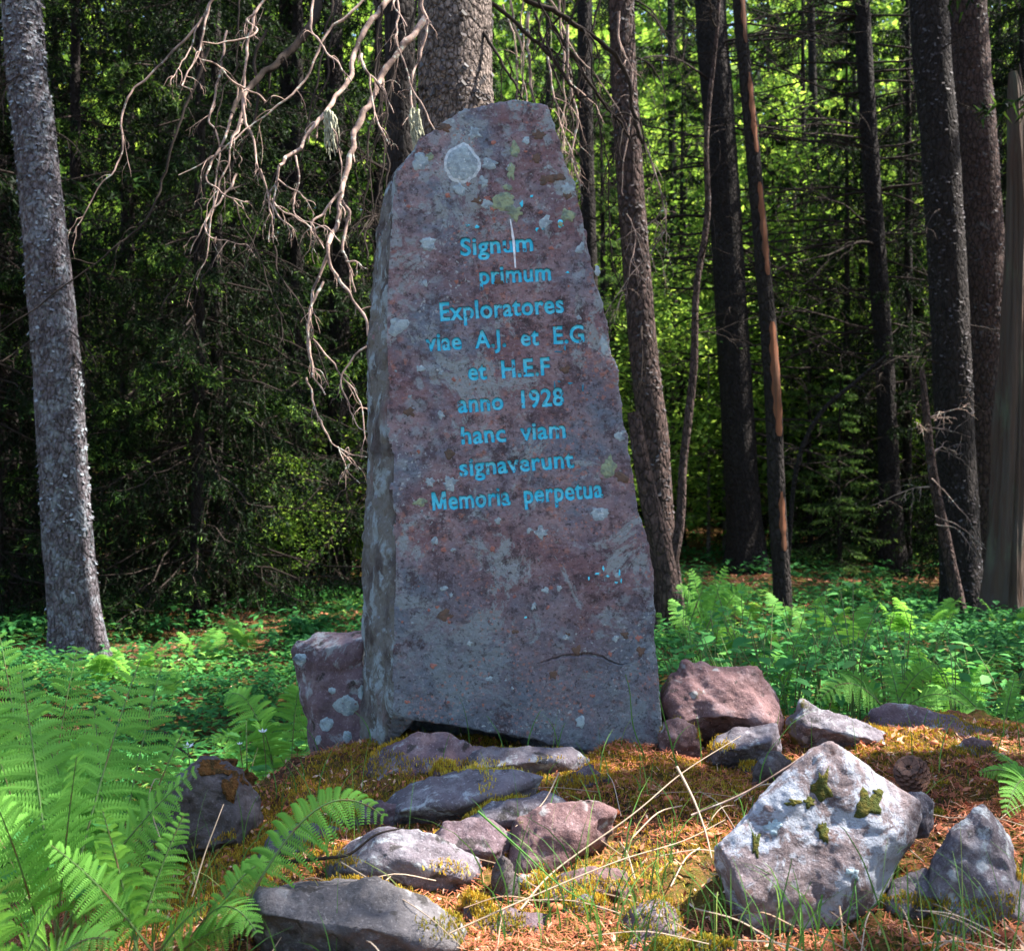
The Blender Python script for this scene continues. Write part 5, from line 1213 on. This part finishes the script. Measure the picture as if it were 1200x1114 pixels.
# ------------------------------------------------------------------ ferns
def frond(rng, base, tip, arch, L=None, npin=14, width=0.24, droop=0.3, facing=None, pinn=11, curl=0.0):
    base = np.array(base, float); tip = np.array(tip, float); d = tip - base; L = np.linalg.norm(d)
    t = np.linspace(0, 1, npin + 7); up = np.array([0, 0, 1.0])
    pl = base + d * t[:, None] + up * (arch * L * (np.sin(t * math.pi * .75) - t * math.sin(math.pi * .75)))[:, None]
    T = norm(np.gradient(pl, axis=0))
    f = np.array(facing if facing is not None else (0, -0.6, 1.0)); S = norm(np.cross(T, f)); Nn = np.cross(S, T)
    mb = MB(); st, sf = tube(pl, np.linspace(0.0032, 0.0010, len(pl)), 4)
    lv, lf = MB(), None
    i0 = 5; Vs, Fs, cs = [], [], []; cnt = 0
    tpl = np.array([[0, -.5, 0], [.35, -.62, 0], [1, 0, -.1], [.35, .5, 0], [0, .3, 0]]); tf = np.array([[0, 1, 4], [1, 3, 4], [1, 2, 3]])
    for i in range(i0, len(pl)):
        u = (i - i0) / (len(pl) - i0)
        prof = 1.22 * width * L * (0.55 + 0.75 * u if u < .22 else 0.72 * ((1 - u) / .78) ** 0.72 + 0.02)
        for sd in (-1, 1):
            pd = norm(S[i] * sd + T[i] * (0.30 + .35 * u) + rng.normal(0, .11, 3)); pn = norm(Nn[i] + rng.normal(0, .12, 3))
            m = max(3, int(pinn * (0.4 + prof / (width * L * .8)))); q = (np.arange(m) + .5) / m
            pc = pl[i] + pd * (prof * q)[:, None] - up * (droop * prof * q ** 2)[:, None]
            ps = norm(np.cross(pn, pd))
            ll = prof * 0.185 * (1 - q) ** .55 * (1 + .15 * rng.normal(0, 1, m)) + .0025; w = prof / m * 0.85
            for s2 in (-1, 1):
                dirv = norm(ps * s2 + pd * .42)
                V = pc[:, None] + dirv * ll[:, None, None] * tpl[None, :, :1] + pd * w * tpl[None, :, 1:2] + pn * ll[:, None, None] * tpl[None, :, 2:] * 1.5
                Vs.append(V.reshape(-1, 3)); Fs.append((np.arange(m)[:, None, None] * 5 + tf[None]).reshape(-1, 3) + cnt); cnt += m * 5
                cs.append(np.full(m * 5, np.clip(.5 + .15 * rng.normal() + .2 * (u - .5), 0, 1)))
    return (np.concatenate(Vs), np.concatenate(Fs), np.concatenate(cs)), (st, sf)
M['fern_stem'] = layered('fern_stem', (0.10, 0.17, 0.05), [('noise', 20, .5, .6, (0.14, 0.10, 0.04), {})], [], 0.6)
def fern(label, base_px, fronds, seed, group='ferns beside the cairn', name='fern'):
    rng = np.random.default_rng(seed); b = P(*base_px)
    gz = HZ(b[0], b[1]); b[2] = gz
    o = thing(name, label, 'fern', tuple(b), group)
    for fr in fronds:
        tip = P(fr[0][0], fr[0][1] + (26 if b[1] < 3.5 and b[0] < -.3 and fr[0][1] < 870 else 0), fr[0][2]); k = dict(arch=0.10, facing=(rng.normal(.1, .35), -0.7, 0.8)); k.update(fr[1] if len(fr) > 1 else {})
        st = k.pop('start', None); bb = P(*st) if st else b + [rng.normal(0, .02), rng.normal(0, .02), 0]
        (V, F, c), (sv, sf) = frond(rng, bb, tip, k.pop('arch'), **k)
        f = part('frond', V, F, M['fern'], o, b, c); part('stem', sv - 0, sf, M['fern_stem'], f, b)
    return o
fern('large upright lady fern nearest the frame edge, fronds overlapping', (60, 1150, 2.25), [((25, 765, 2.45), dict(width=.22)), ((165, 745, 2.5), dict(width=.19)), ((-60, 850, 2.3), dict(width=.22)), ((90, 860, 2.1), dict(width=.22)), ((225, 905, 2.2), dict(width=.19)), ((-10, 930, 2.0), {})], 1)
fern('lady fern with a tall frond rising above the dark pointed boulder', (130, 1090, 2.35), [((190, 752, 2.6), dict(width=.19)), ((110, 800, 2.5), dict(width=.22)), ((215, 830, 2.5), dict(width=.19)), ((50, 830, 2.5), {})], 2)
fern('lady fern spreading low before the dark pointed boulder', (180, 1140, 2.1), [((215, 955, 2.15), dict(width=.22)), ((120, 950, 2.1), dict(width=.22)), ((240, 1060, 1.98), dict(width=.23)), ((60, 990, 2.0), dict(width=.22)), ((300, 1075, 2.0), dict(width=.22))], 3)
fern('arching fern frond draped over the needles beside the pale block', (235, 1120, 2.15), [((448, 955, 2.2), dict(arch=.55, width=.21, droop=.45, facing=(0.1, -.95, .45), start=(262, 1110, 2.1), npin=17)), ((300, 1090, 1.95), dict(arch=.3)), ((330, 1010, 2.2), dict(arch=.4, width=.25))], 4)
fern('small low fern at the bottom corner of the picture edge', (20, 1170, 1.95), [((130, 1100, 1.85), dict(arch=.3)), ((-30, 1000, 1.95), {}), ((60, 1060, 1.9), dict(arch=.2))], 5)
fern('yellow green young fern sunlit beyond the dark pointed boulder', (330, 905, 3.9), [((265, 815, 3.9), dict(arch=.5)), ((352, 810, 3.9), dict(arch=.5)), ((300, 850, 3.8), dict(arch=.4)), ((250, 865, 3.8), dict(arch=.4))], 6)
fern('shaded lady fern behind the big overlapping one', (40, 900, 3.3), [((0, 720, 3.4), {}), ((90, 735, 3.4), {}), ((-40, 760, 3.3), {}), ((140, 800, 3.3), {})], 7)
fern('wide pale fern growing behind the flat crest stone', (1050, 880, 3.9), [((985, 790, 3.9), dict(arch=.35)), ((1100, 780, 3.9), dict(arch=.35)), ((1040, 770, 4.0), {}), ((960, 820, 3.7), dict(arch=.4)), ((1135, 830, 3.7), dict(arch=.4))], 8, 'ferns beyond the cairn')
fern('fern at the picture edge above the tall pointed stone', (1230, 1030, 2.7), [((1150, 905, 2.7), dict(arch=.3)), ((1180, 950, 2.5), dict(arch=.3)), ((1165, 880, 2.8), {}), ((1215, 880, 2.8), {})], 9, 'ferns beyond the cairn')
fern('fern spreading beyond the end of the cairn crest', (1170, 890, 4.0), [((1110, 800, 4.0), {}), ((1190, 790, 4.0), {}), ((1230, 830, 3.9), {}), ((1130, 850, 3.8), dict(arch=.4))], 10, 'ferns beyond the cairn')
fern('dry pale curled fern frond catching the sun by the orange striped stem', (945, 745, 7.6), [((968, 702, 7.6), dict(arch=.5, width=.2)), ((985, 720, 7.5), dict(arch=.6, width=.2)), ((930, 712, 7.7), {})], 11, 'ferns beyond the cairn')
fern('soft fern sunlit at the foot of the brown trunk', (830, 730, 6.8), [((810, 668, 6.8), {}), ((850, 665, 6.8), {}), ((795, 690, 6.6), dict(arch=.4)), ((880, 690, 6.7), dict(arch=.4))], 12, 'ferns beyond the cairn')
rr = np.random.default_rng(8)
for i in range(20):
    px = rr.uniform(780, 1200); d = rr.uniform(4.3, 8.5); x, y = pxy(px, d)
    if mound(x, y) > .1: continue
    b = np.array([x, y, HZ(x, y)]); o = thing('fern_clump', where('small fern in green herbs', 'fern_clump', x, y), 'fern', tuple(b), 'small ferns among the herbs')
    for k in range(4):
        a = rr.uniform(0, 6.28); tip = b + [math.cos(a) * .17, math.sin(a) * .17, rr.uniform(.16, .32)]
        (V, F, c), (sv, sf) = frond(rr, b, tip, .25, npin=12, width=.32, pinn=6, facing=(0, 0, 1.0)); part('frond', V, F, M['fern'], o, b, c)
for i in range(10):
    px = rr.uniform(100, 425); d = rr.uniform(4.6, 8); x, y = pxy(px, d)
    b = np.array([x, y, HZ(x, y)]); o = thing('fern_clump', where('small shaded fern', 'fern_clump', x, y), 'fern', tuple(b), 'small ferns in the shaded herbs')
    for k in range(4):
        a = rr.uniform(0, 6.28); tip = b + [math.cos(a) * .15, math.sin(a) * .15, rr.uniform(.14, .28)]
        (V, F, c), (sv, sf) = frond(rr, b, tip, .25, npin=12, width=.32, pinn=6, facing=(0, 0, 1.0)); part('frond', V, F, M['fern'], o, b, c)

# broad leaved plants
def broadleaf(label, x, y, hgt, n, size, seed, group):
    rng = np.random.default_rng(seed); b = np.array([x, y, HZ(x, y)])
    o = thing('leafy_plant', label, 'plant', tuple(b), group); st = MB()
    tp = np.array([[0, 0, 0], [.25, .28, .03], [.6, .30, .02], [1, 0, -.12], [.6, -.30, .02], [.25, -.28, .03], [.5, 0, -.03]]); tf = np.array([[0, 6, 1], [1, 6, 2], [2, 6, 3], [0, 5, 6], [5, 4, 6], [4, 3, 6]])
    for s in range(4):
        a = rng.uniform(0, 6.28); q = catmull([b, b + [math.cos(a) * .04, math.sin(a) * .04, hgt * .5], b + [math.cos(a) * .12, math.sin(a) * .12, hgt * rng.uniform(.7, 1.05)]], 6)
        V, F = tube(q, np.linspace(.003, .0015, len(q)), 4); st.add(V, F)
        for k in range(n // 4):
            c = q[min(len(q) - 1, int(len(q) * (.35 + .65 * (k + rng.random()) / (n // 4))))]; az = rng.uniform(0, 6.28); ti = rng.uniform(-.5, .4); sz = size * rng.uniform(.6, 1.2)
            D = np.array([math.cos(az) * math.cos(ti), math.sin(az) * math.cos(ti), math.sin(ti)]); S = np.array([-math.sin(az), math.cos(az), rng.normal(0, .2)]); U = np.cross(D, S)
            c2 = c + D * .02; part('leaf', c2 + sz * (tp[:, :1] * D + tp[:, 1:2] * S + tp[:, 2:] * U), tf, M['broad'], o, b, np.full(7, np.clip(.45 + .22 * rng.normal(), 0, 1)), smooth=True)
    st.part('stem', M['fern_stem'], o, b)
spots = [(792, 5.2), (812, 5.6), (835, 5.2), (800, 6.2), (860, 5.6), (822, 4.6), (1000, 3.9), (1040, 4.5), (1120, 4.2), (1060, 4.1), (880, 4.3), (915, 4.35), (950, 4.3), (900, 4.0), (870, 4.15), (930, 4.2), (990, 4.2), (840, 4.2), (860, 4.0), (895, 4.2), (930, 3.95), (965, 4.15), (905, 3.8), (845, 4.4), (985, 4.5), (825, 4.0), (940, 4.5), (1010, 4.3), (800, 4.4), (1140, 4.6), (1180, 4.4), (875, 4.7), (350, 3.9), (380, 4.3), (325, 4.1), (30, 2.5), (75, 2.3), (1085, 4.8), (960, 4.9), (290, 3.7), (410, 3.9)]
for i, (px, d) in enumerate(spots):
    x, y = pxy(px, d); near_l = px < 450
    broadleaf(where('bluish broad leaved plant', 'leafy_plant', x, y), x, y, rr.uniform(.38, .60) if not near_l else .3, 26, rr.uniform(.045, .066), 300 + i, 'broad leaved plants by the upright block' if near_l else 'broad leaved plants behind the crest')

# white anemones
def flower(label, px, py, d, s):
    c = P(px, py, d); b = np.array([c[0], c[1], HZ(c[0], c[1])]); o = thing('anemone_flower', label, 'flower', tuple(b), 'small white flowers beyond the dark boulder')
    V, F = tube(catmull([b, (b + c) / 2 + [.01, 0, 0], c], 4), .0015, 4); part('stem', V, F, M['fern_stem'], o, b)
    for k in range(7):
        a = k / 7 * 6.28; D = np.array([math.cos(a), math.sin(a) * .8 - .2, .55]); D /= np.linalg.norm(D); S = norm(np.cross(D, [0, -.3, 1.0]))
        part('petal', [c, c + D * s * .5 + S * s * .2, c + D * s, c + D * s * .5 - S * s * .2], np.array([[0, 1, 2, 3]]), M['petal'], o, b, np.full(4, .6))
flower('wide open white flower just above the tip of the dark pointed boulder', 220, 876, 3.1, .022)
flower('small white flower low between the boulder and the upright block', 308, 858, 3.5, .018)
flower('tiny half open white flower below the yellow green fern', 281, 872, 3.4, .011)
flower('small white flower showing between the large ferns', 106, 925, 2.6, .012)

# ------------------------------------------------------------------ the cairn's cover: moss, needles, grass
def on_ground(n, seed, xr=(-1.3, 1.9), yr=(1.85, 3.45), f=None):
    rng = np.random.default_rng(seed); x = rng.uniform(*xr, n); y = rng.uniform(*yr, n); ok = (np.abs(x) < .52 * y + .1) & (mound(x, y) > .08)
    if f is not None: ok &= f(x, y, rng)
    x, y = x[ok], y[ok]
    j = np.clip(np.searchsorted(gx, x) - 1, 0, nx - 2); i = np.clip(np.searchsorted(gy, y) - 1, 0, ny - 2)
    fx = (x - gx[j]) / (gx[j + 1] - gx[j]); fy = (y - gy[i]) / (gy[i + 1] - gy[i])
    z = (GZ[i, j] * (1 - fx) + GZ[i, j + 1] * fx) * (1 - fy) + (GZ[i + 1, j] * (1 - fx) + GZ[i + 1, j + 1] * fx) * fy
    return np.c_[x, y, z], rng
def mossy(x, y): return fbm(np.c_[x, y, x * 0], 3.2, 3, 61)
def blades(p, rng, h, w, lean, nseg=1):
    m = len(p); az = rng.uniform(0, 6.28, m); hh = h * rng.uniform(.5, 1.3, m); ln = lean * rng.uniform(0, 1, m) * hh
    D = np.c_[np.cos(az), np.sin(az), az * 0]; S = np.c_[-np.sin(az + rng.normal(0, 1, m)), np.cos(az), az * 0] * w
    S = norm(S) * w
    a = p - S; b = p + S; c = p + D * (ln * .35)[:, None] + np.c_[az * 0, az * 0, hh * .6]; e = p + D * ln[:, None] + np.c_[az * 0, az * 0, hh * (1 - .25 * lean)]
    V = np.stack([a, b, c + S * .8, c - S * .8, e], 1).reshape(-1, 3); i = np.arange(m)[:, None] * 5
    return V, [np.concatenate([i + [3, 2, 4]]), i + [0, 1, 2, 3]]
p, rng = on_ground(270000, 5, f=lambda x, y, r: mossy(x, y) + r.normal(0, .35, len(x)) > -.08)
V, F = blades(p, rng, .011, .0012, .9)
vv = np.repeat(np.clip(.5 + .35 * fbm(p, 4, 2, 9) + .15 * rng.normal(0, 1, len(p)), 0, 1), 5)
pr_ = [p]; r2_ = np.random.default_rng(64)
for Vr, Nr in rock_geo:                     # moss creeping onto the stones where they meet the ground
    hgt_ = Vr[:, 2] - H0(Vr[:, 0], Vr[:, 1]); k = (Nr[:, 2] > .15) & (hgt_ < .035 + .05 * fbm(Vr, 9, 2, 66)) & (mound(Vr[:, 0], Vr[:, 1]) > .1)
    q_ = Vr[k]; 
    if len(q_): pr_.append(q_[r2_.integers(0, len(q_), min(2500, len(q_) * 3))] + r2_.normal(0, .003, (min(2500, len(q_) * 3), 3)))
p = np.concatenate(pr_); rng = r2_; V, F = blades(p, rng, .011, .0012, .9)
vv = np.repeat(np.clip(.60 + .45 * fbm(p, 3, 2, 9) + .15 * rng.normal(0, 1, len(p)), 0, 1), 5)
link('moss_shoots', mesh_np('moss_shoots', V, F, vv), mat=M['moss'], kind='stuff')
p, rng = on_ground(90000, 6, f=lambda x, y, r: fbm(np.c_[x, y, x * 0], 2.6, 3, 65) + r.normal(0, .5, len(x)) > -.06)
m = len(p); az = rng.uniform(0, 6.28, m); ti = rng.normal(0, .3, m); D = np.c_[np.cos(az) * np.cos(ti), np.sin(az) * np.cos(ti), np.sin(ti)] * (.011 * rng.uniform(.6, 1.6, m))[:, None]
S = norm(np.cross(D, [0, 0, 1.0])) * .0009; p = p + [0, 0, .005] + np.c_[az * 0, az * 0, rng.uniform(0, .008, m)]
V = np.stack([p - D - S, p - D + S, p + D + S, p + D - S], 1); V, F, vv = tri_mesh(V, np.clip(rng.beta(2, 2.4, m), 0, 1))
link('needle_litter', mesh_np('needle_litter', V, F, vv), mat=M['needle'], kind='stuff')
# bits of bark and scales
p, rng = on_ground(11000, 7); m = len(p); s = rng.uniform(.003, .010, (m, 1)) * (1 + .5 * (p[:, :1] > .7)); a = norm(rng.normal(0, 1, (m, 3))); b = norm(np.cross(a, rng.normal(0, .4, (m, 3)) + [0, 0, 1])); p = p + [0, 0, .007]
V, F, vv = tri_mesh(np.stack([p - a * s, p - b * s * .5, p + a * s, p + b * s * .5], 1), rng.random(m) ** .7)
link('litter_flakes', mesh_np('litter_flakes', V, F, vv), mat=M['needle'], kind='stuff')
# grass
def gmask(x, y, r):
    c = np.exp(-((x - .28) ** 2 / .09 + (y - 2.12) ** 2 / .05)) + np.exp(-((x - .85) ** 2 / .03 + (y - 1.98) ** 2 / .04)) * 1.2 + .5 * np.exp(-((x - .62) ** 2 / .06 + (y - 1.98) ** 2 / .01)) + .05 + .6 * np.exp(-((x + .7) ** 2 / .06 + (y - 2.3) ** 2 / .1))
    return r.random(len(x)) < c
def grassblades(p, rng, h0, h1, w):
    m = len(p); K = 6; az = rng.uniform(0, 6.28, m); hh = rng.uniform(h0, h1, m); bend = rng.uniform(.15, 1.0, m)
    t = np.linspace(0, 1, K); pos = p[:, None] + np.stack([np.cos(az)[:, None] * (bend * hh)[:, None] * t ** 2 * .8, np.sin(az)[:, None] * (bend * hh)[:, None] * t ** 2 * .8, hh[:, None] * (t - .35 * bend[:, None] * t ** 2.5)], -1)
    S = np.stack([np.sin(az + 1.2), np.cos(az + 1.2) * .3, az * 0], -1)[:, None] * (w * (1 - t ** 2) + .0003)[None, :, None]
    V = np.stack([pos - S, pos + S], 2).reshape(-1, 3); i = np.arange(m)[:, None, None] * K * 2; k = np.arange(K - 1)[None, :, None] * 2
    return V, (i + k + np.array([0, 1, 3, 2])).reshape(-1, 4), K * 2
p, rng = on_ground(4200, 8, yr=(1.75, 3.4), f=gmask); V, F, K = grassblades(p, rng, .06, .24, .0016)
link('grass', mesh_np('grass', V, F, np.repeat(np.clip(rng.beta(2, 2, len(p)) * .95 + .25 * (rng.random(len(p)) < .12), 0, 1), K)), mat=M['grass'], kind='stuff')
# long single stalks
def stalk(label, pts, d, r, mat, name='grass_stalk', cat='grass blade', grp=None):
    q = catmull([P(x, y, dd) for (x, y), dd in zip(pts, np.linspace(*d, len(pts)))], 8); b = q[0].copy()
    V, F = tube(q, np.linspace(r, r * .4, len(q)), 5, 0.1); me = mesh_np(name, V - b, F, np.full(len(V), .5), True)
    return thing(name, label, cat, tuple(b), grp, me, M[mat])
stalk('long pale straw crossing the lit needles from low slab to boulder', [(610, 1065), (650, 1020), (740, 955), (800, 905), (868, 862)], (2.15, 2.5), .0022, 'straw')
stalk('second pale straw lying across the needles toward the white boulder', [(500, 1105), (600, 1060), (720, 1010), (800, 985), (850, 960)], (2.02, 2.3), .0020, 'straw')
stalk('stiff pale straw standing up beside the white boulder', [(793, 898), (812, 935), (826, 972), (834, 1005)], (2.25, 2.1), .0030, 'straw')
stalk('thin grey twig resting from orange moss to the white boulder peak', [(810, 955), (870, 930), (920, 900), (950, 880), (960, 885)], (2.3, 2.35), .0026, 'dead_twig', 'twig', 'twig')
stalk('fine pale straw running down from pale block to bottom edge', [(400, 1010), (450, 1040), (500, 1072), (545, 1112)], (2.15, 1.98), .0016, 'straw')
stalk('curved brown stick lying under the arching fern frond', [(330, 1010), (380, 1005), (410, 1000), (440, 978), (470, 970)], (2.15, 2.2), .0042, 'dead_dark', 'stick', 'stick')
stalk('short brown stick poking up above the dark pointed boulder', [(192, 858), (205, 872), (225, 888)], (2.75, 2.7), .005, 'dead_dark', 'stick', 'stick')
stalk('bent pale straw rising before the dark pointed boulder', [(225, 1050), (240, 1000), (255, 960), (262, 942)], (2.2, 2.3), .0018, 'straw')
stalk('dry straw bow beside the dark pointed boulder', [(190, 990), (175, 940), (180, 915), (187, 912)], (2.4, 2.45), .0016, 'straw')
stalk('green blade standing before the foot of the monument', [(755, 885), (742, 850), (738, 810), (733, 790)], (2.75, 2.7), .0020, 'grass')
stalk('tall green blade leaning past the monument corner', [(795, 905), (785, 865), (777, 835), (772, 812)], (2.7, 2.65), .0024, 'grass')
stalk('long dark green blade arching over the half buried reddish stone', [(560, 950), (610, 995), (660, 1040), (700, 1062)], (2.15, 2.0), .0022, 'grass')
stalk('green blade crossing before the white boulder face', [(900, 1112), (915, 1060), (925, 1020), (928, 1005)], (1.95, 1.93), .0016, 'grass')
stalk('green blade standing before the white boulder middle', [(990, 1110), (995, 1070), (1002, 1035), (1004, 1028)], (1.95, 1.93), .0018, 'grass')
stalk('dark bent blade leaning over the white boulder flank', [(1030, 1060), (1012, 1010), (992, 975), (985, 968)], (2.0, 1.95), .0016, 'grass')
stalk('thin upright seed stem above the broad leaved plants', [(1000, 880), (1008, 820), (1012, 765), (1018, 745)], (3.7, 3.7), .0025, 'grass')
stalk('thin crossing blade on the moss before the monument', [(655, 905), (640, 935), (622, 955), (604, 968)], (2.55, 2.4), .0018, 'straw')
rs = np.random.default_rng(21)
for i in range(80):
    x = rs.uniform(-.45, 1.2); y = rs.uniform(1.95, 2.7); z = HZ(x, y) + .022; a = rs.uniform(0, 3.14); l = rs.uniform(.05, .14)
    q = catmull([np.array([x - math.cos(a) * l, y - math.sin(a) * l, HZ(x - math.cos(a) * l, y - math.sin(a) * l) + .02]), np.array([x, y, z + .015]), np.array([x + math.cos(a) * l, y + math.sin(a) * l, HZ(x + math.cos(a) * l, y + math.sin(a) * l) + .02])], 4)
    V, F = tube(q, rs.uniform(.0008, .0018), 4)
    thing('fallen_straw', 'short pale dry straw lying on the mossy cairn', 'straw', tuple(q[0]), 'short straws strewn over the cairn', mesh_np('fallen_straw', V - q[0], F, np.full(len(V), rs.random())), M['straw'])
# orange bits (opened seed scales) lying in the moss
ob = bmesh.new(); bmesh.ops.create_icosphere(ob, subdivisions=2, radius=1)
OV = np.array([v.co[:] for v in ob.verts]); OF = np.array([[v.index for v in f.verts] for f in ob.faces]); ob.free()
for i, (x, y, d, s) in enumerate([(757, 915, 2.62, 6), (783, 912, 2.62, 6), (722, 925, 2.55, 5), (830, 953, 2.45, 6), (653, 888, 2.75, 4), (650, 1070, 2.15, 9), (733, 1030, 2.25, 7), (715, 1018, 2.28, 6), (596, 1106, 2.02, 6), (958, 862, 2.9, 4), (1095, 870, 3.0, 5), (1130, 877, 2.9, 6)]):
    c = P(x, y, d); c[2] = HZ(c[0], c[1]) + .022; r = s * d / FPX; V = OV * [r, r * .7, r * .8]; V = V * (1 + .22 * vnoise(V, 60, i))[:, None]
    V[:, 2] = np.where(V[:, 2] < 0, V[:, 2] * .5, V[:, 2])
    thing('orange_cone_scale', 'small rounded orange scale lying in the moss of the cairn', 'cone scale', tuple(c), 'orange scales strewn over the cairn', mesh_np('orange_cone_scale', V, OF, smooth=True), M['orange_bit'])
# the spruce cone
cc = P(1070, 905, 2.42); cone = thing('pine_cone', 'open brown cone standing in moss beside the white boulder', 'cone', tuple(cc))
V, F = tube(np.array([[0, 0, -.045], [0, 0, -.02], [0, 0, .02], [0, 0, .048]]), np.array([.012, .02, .016, .003]), 10); part('core', V, F, M['cone'], cone, smooth=True)
sc_me = None; k = 0
for ri in range(11):
    z = -.045 + ri * .0088; rad = .016 + .022 * math.sin((ri + 1.2) / 12 * 3.0)
    for j in range(9):
        a = j / 9 * 6.28 + ri * .35; l = rad
        D = np.array([math.cos(a), math.sin(a), .35]); S = np.array([-math.sin(a), math.cos(a), 0]); U = np.array([0, 0, 1.0])
        Vv = []
        for t, w, th in ((.3, .25, .001), (.8, .75, .0014), (1.0, .95, .0022), (1.16, .4, .001)):
            for sg, tt in ((-1, -1), (1, -1), (1, 1), (-1, 1)): Vv.append(D * l * t + S * sg * w * .0085 + U * tt * th)
        Ff = [[a_ * 4 + i, a_ * 4 + (i + 1) % 4, a_ * 4 + 4 + (i + 1) % 4, a_ * 4 + 4 + i] for a_ in range(3) for i in range(4)] + [[12, 13, 14, 15]]
        part('scale', np.array(Vv) + [0, 0, z], np.array(Ff), M['cone'], cone)
cone.rotation_euler = (R(38), R(-34), 0); cone.scale = (.88, .88, .88); cone.location.z -= .008
for i, (x, y, rx, ry) in enumerate([(262, 900, 22, 10), (285, 912, 14, 12), (246, 893, 12, 6), (270, 925, 10, 14)]):
    rb_ = [o for o in bpy.data.objects if o.get('label', '').startswith('dark pointed boulder')][0]
    decal(x, y, rx, ry, 'rust_moss', 'moss_patch', 260 + i, .004, rb_, np.array(rb_.location), rock_bvh[1], irr=.5, nr=20)
# moss and lichen dabs on the white boulder
bb = [o for o in bpy.data.objects if o.name.startswith('boulder')][0]
bt = boulder_bvh
for i, (x, y, rx, ry, m) in enumerate([(964, 920, 11, 17, 'moss_dark'), (1018, 942, 16, 21, 'moss_dark'), (1029, 928, 5, 5, 'moss_dark'), (966, 972, 7, 12, 'moss_dark'), (885, 990, 5, 16, 'moss_dark'), (948, 940, 6, 6, 'moss_dark'), (930, 940, 9, 4, 'moss_dark'), (905, 968, 9, 7, 'lichen_grey'), (1000, 1023, 7, 7, 'lichen_grey')]):
    decal(x, y, rx, ry, m, 'moss_patch' if 'moss' in m else 'lichen_patch', 200 + i, .0016 if 'moss' in m else .001, bb, np.array(bb.location), bt, irr=.6, nr=22)
ub = [o for o in bpy.data.objects if o.get('label', '').startswith('upright purple block')][0]
for i, (x, y, rx, ry) in enumerate([(405, 826, 14, 12), (382, 849, 9, 9), (389, 809, 4, 4), (352, 772, 8, 9), (407, 863, 6, 9), (424, 812, 5, 9), (373, 866, 4, 6)]):
    decal(x, y, rx, ry, 'lichen_grey', 'lichen_patch', 230 + i, .001, ub, np.array(ub.location), rock_bvh[0], irr=.25, nr=18)
# moss hummock at the foot of the snag
hv = OV * [.32, .3, .12]; hv = hv * (1 + .2 * vnoise(hv, 9, 3))[:, None]; settle(); c = P(1165, 752, 8.4); c[2] = HZ(c[0], c[1])
thing('moss_hummock', 'low sunlit moss cushion at the foot of the bare snag', 'moss cushion', tuple(c), None, mesh_np('moss_hummock', hv, OF, smooth=True), layered('yellow_moss', (0.30, 0.24, 0.05), [('noise', 12, .45, .6, (0.20, 0.09, 0.03), {})], [('noise', 60, 1, .02, {})], 1.0, .05))
# fallen rotten logs on the litter deep left
for lab, pts, d, r in (('thin grey fallen branch lying across the litter near the monument', [(345, 738), (380, 728), (420, 724)], (7.5, 7.9), .018),):
    q = [P(x, y, dd) for (x, y), dd in zip(pts, np.linspace(*d, 3))]
    for v in q: v[2] = HZ(v[0], v[1]) + r * .8
    q = catmull(q, 8); V, F = tube(q, r, 10, .1); thing('fallen_branch', lab, 'fallen branch', tuple(q[0]), None, mesh_np('fallen_branch', V - q[0], F, smooth=True), M['snag_orange' if r > .05 else 'dead_twig'])
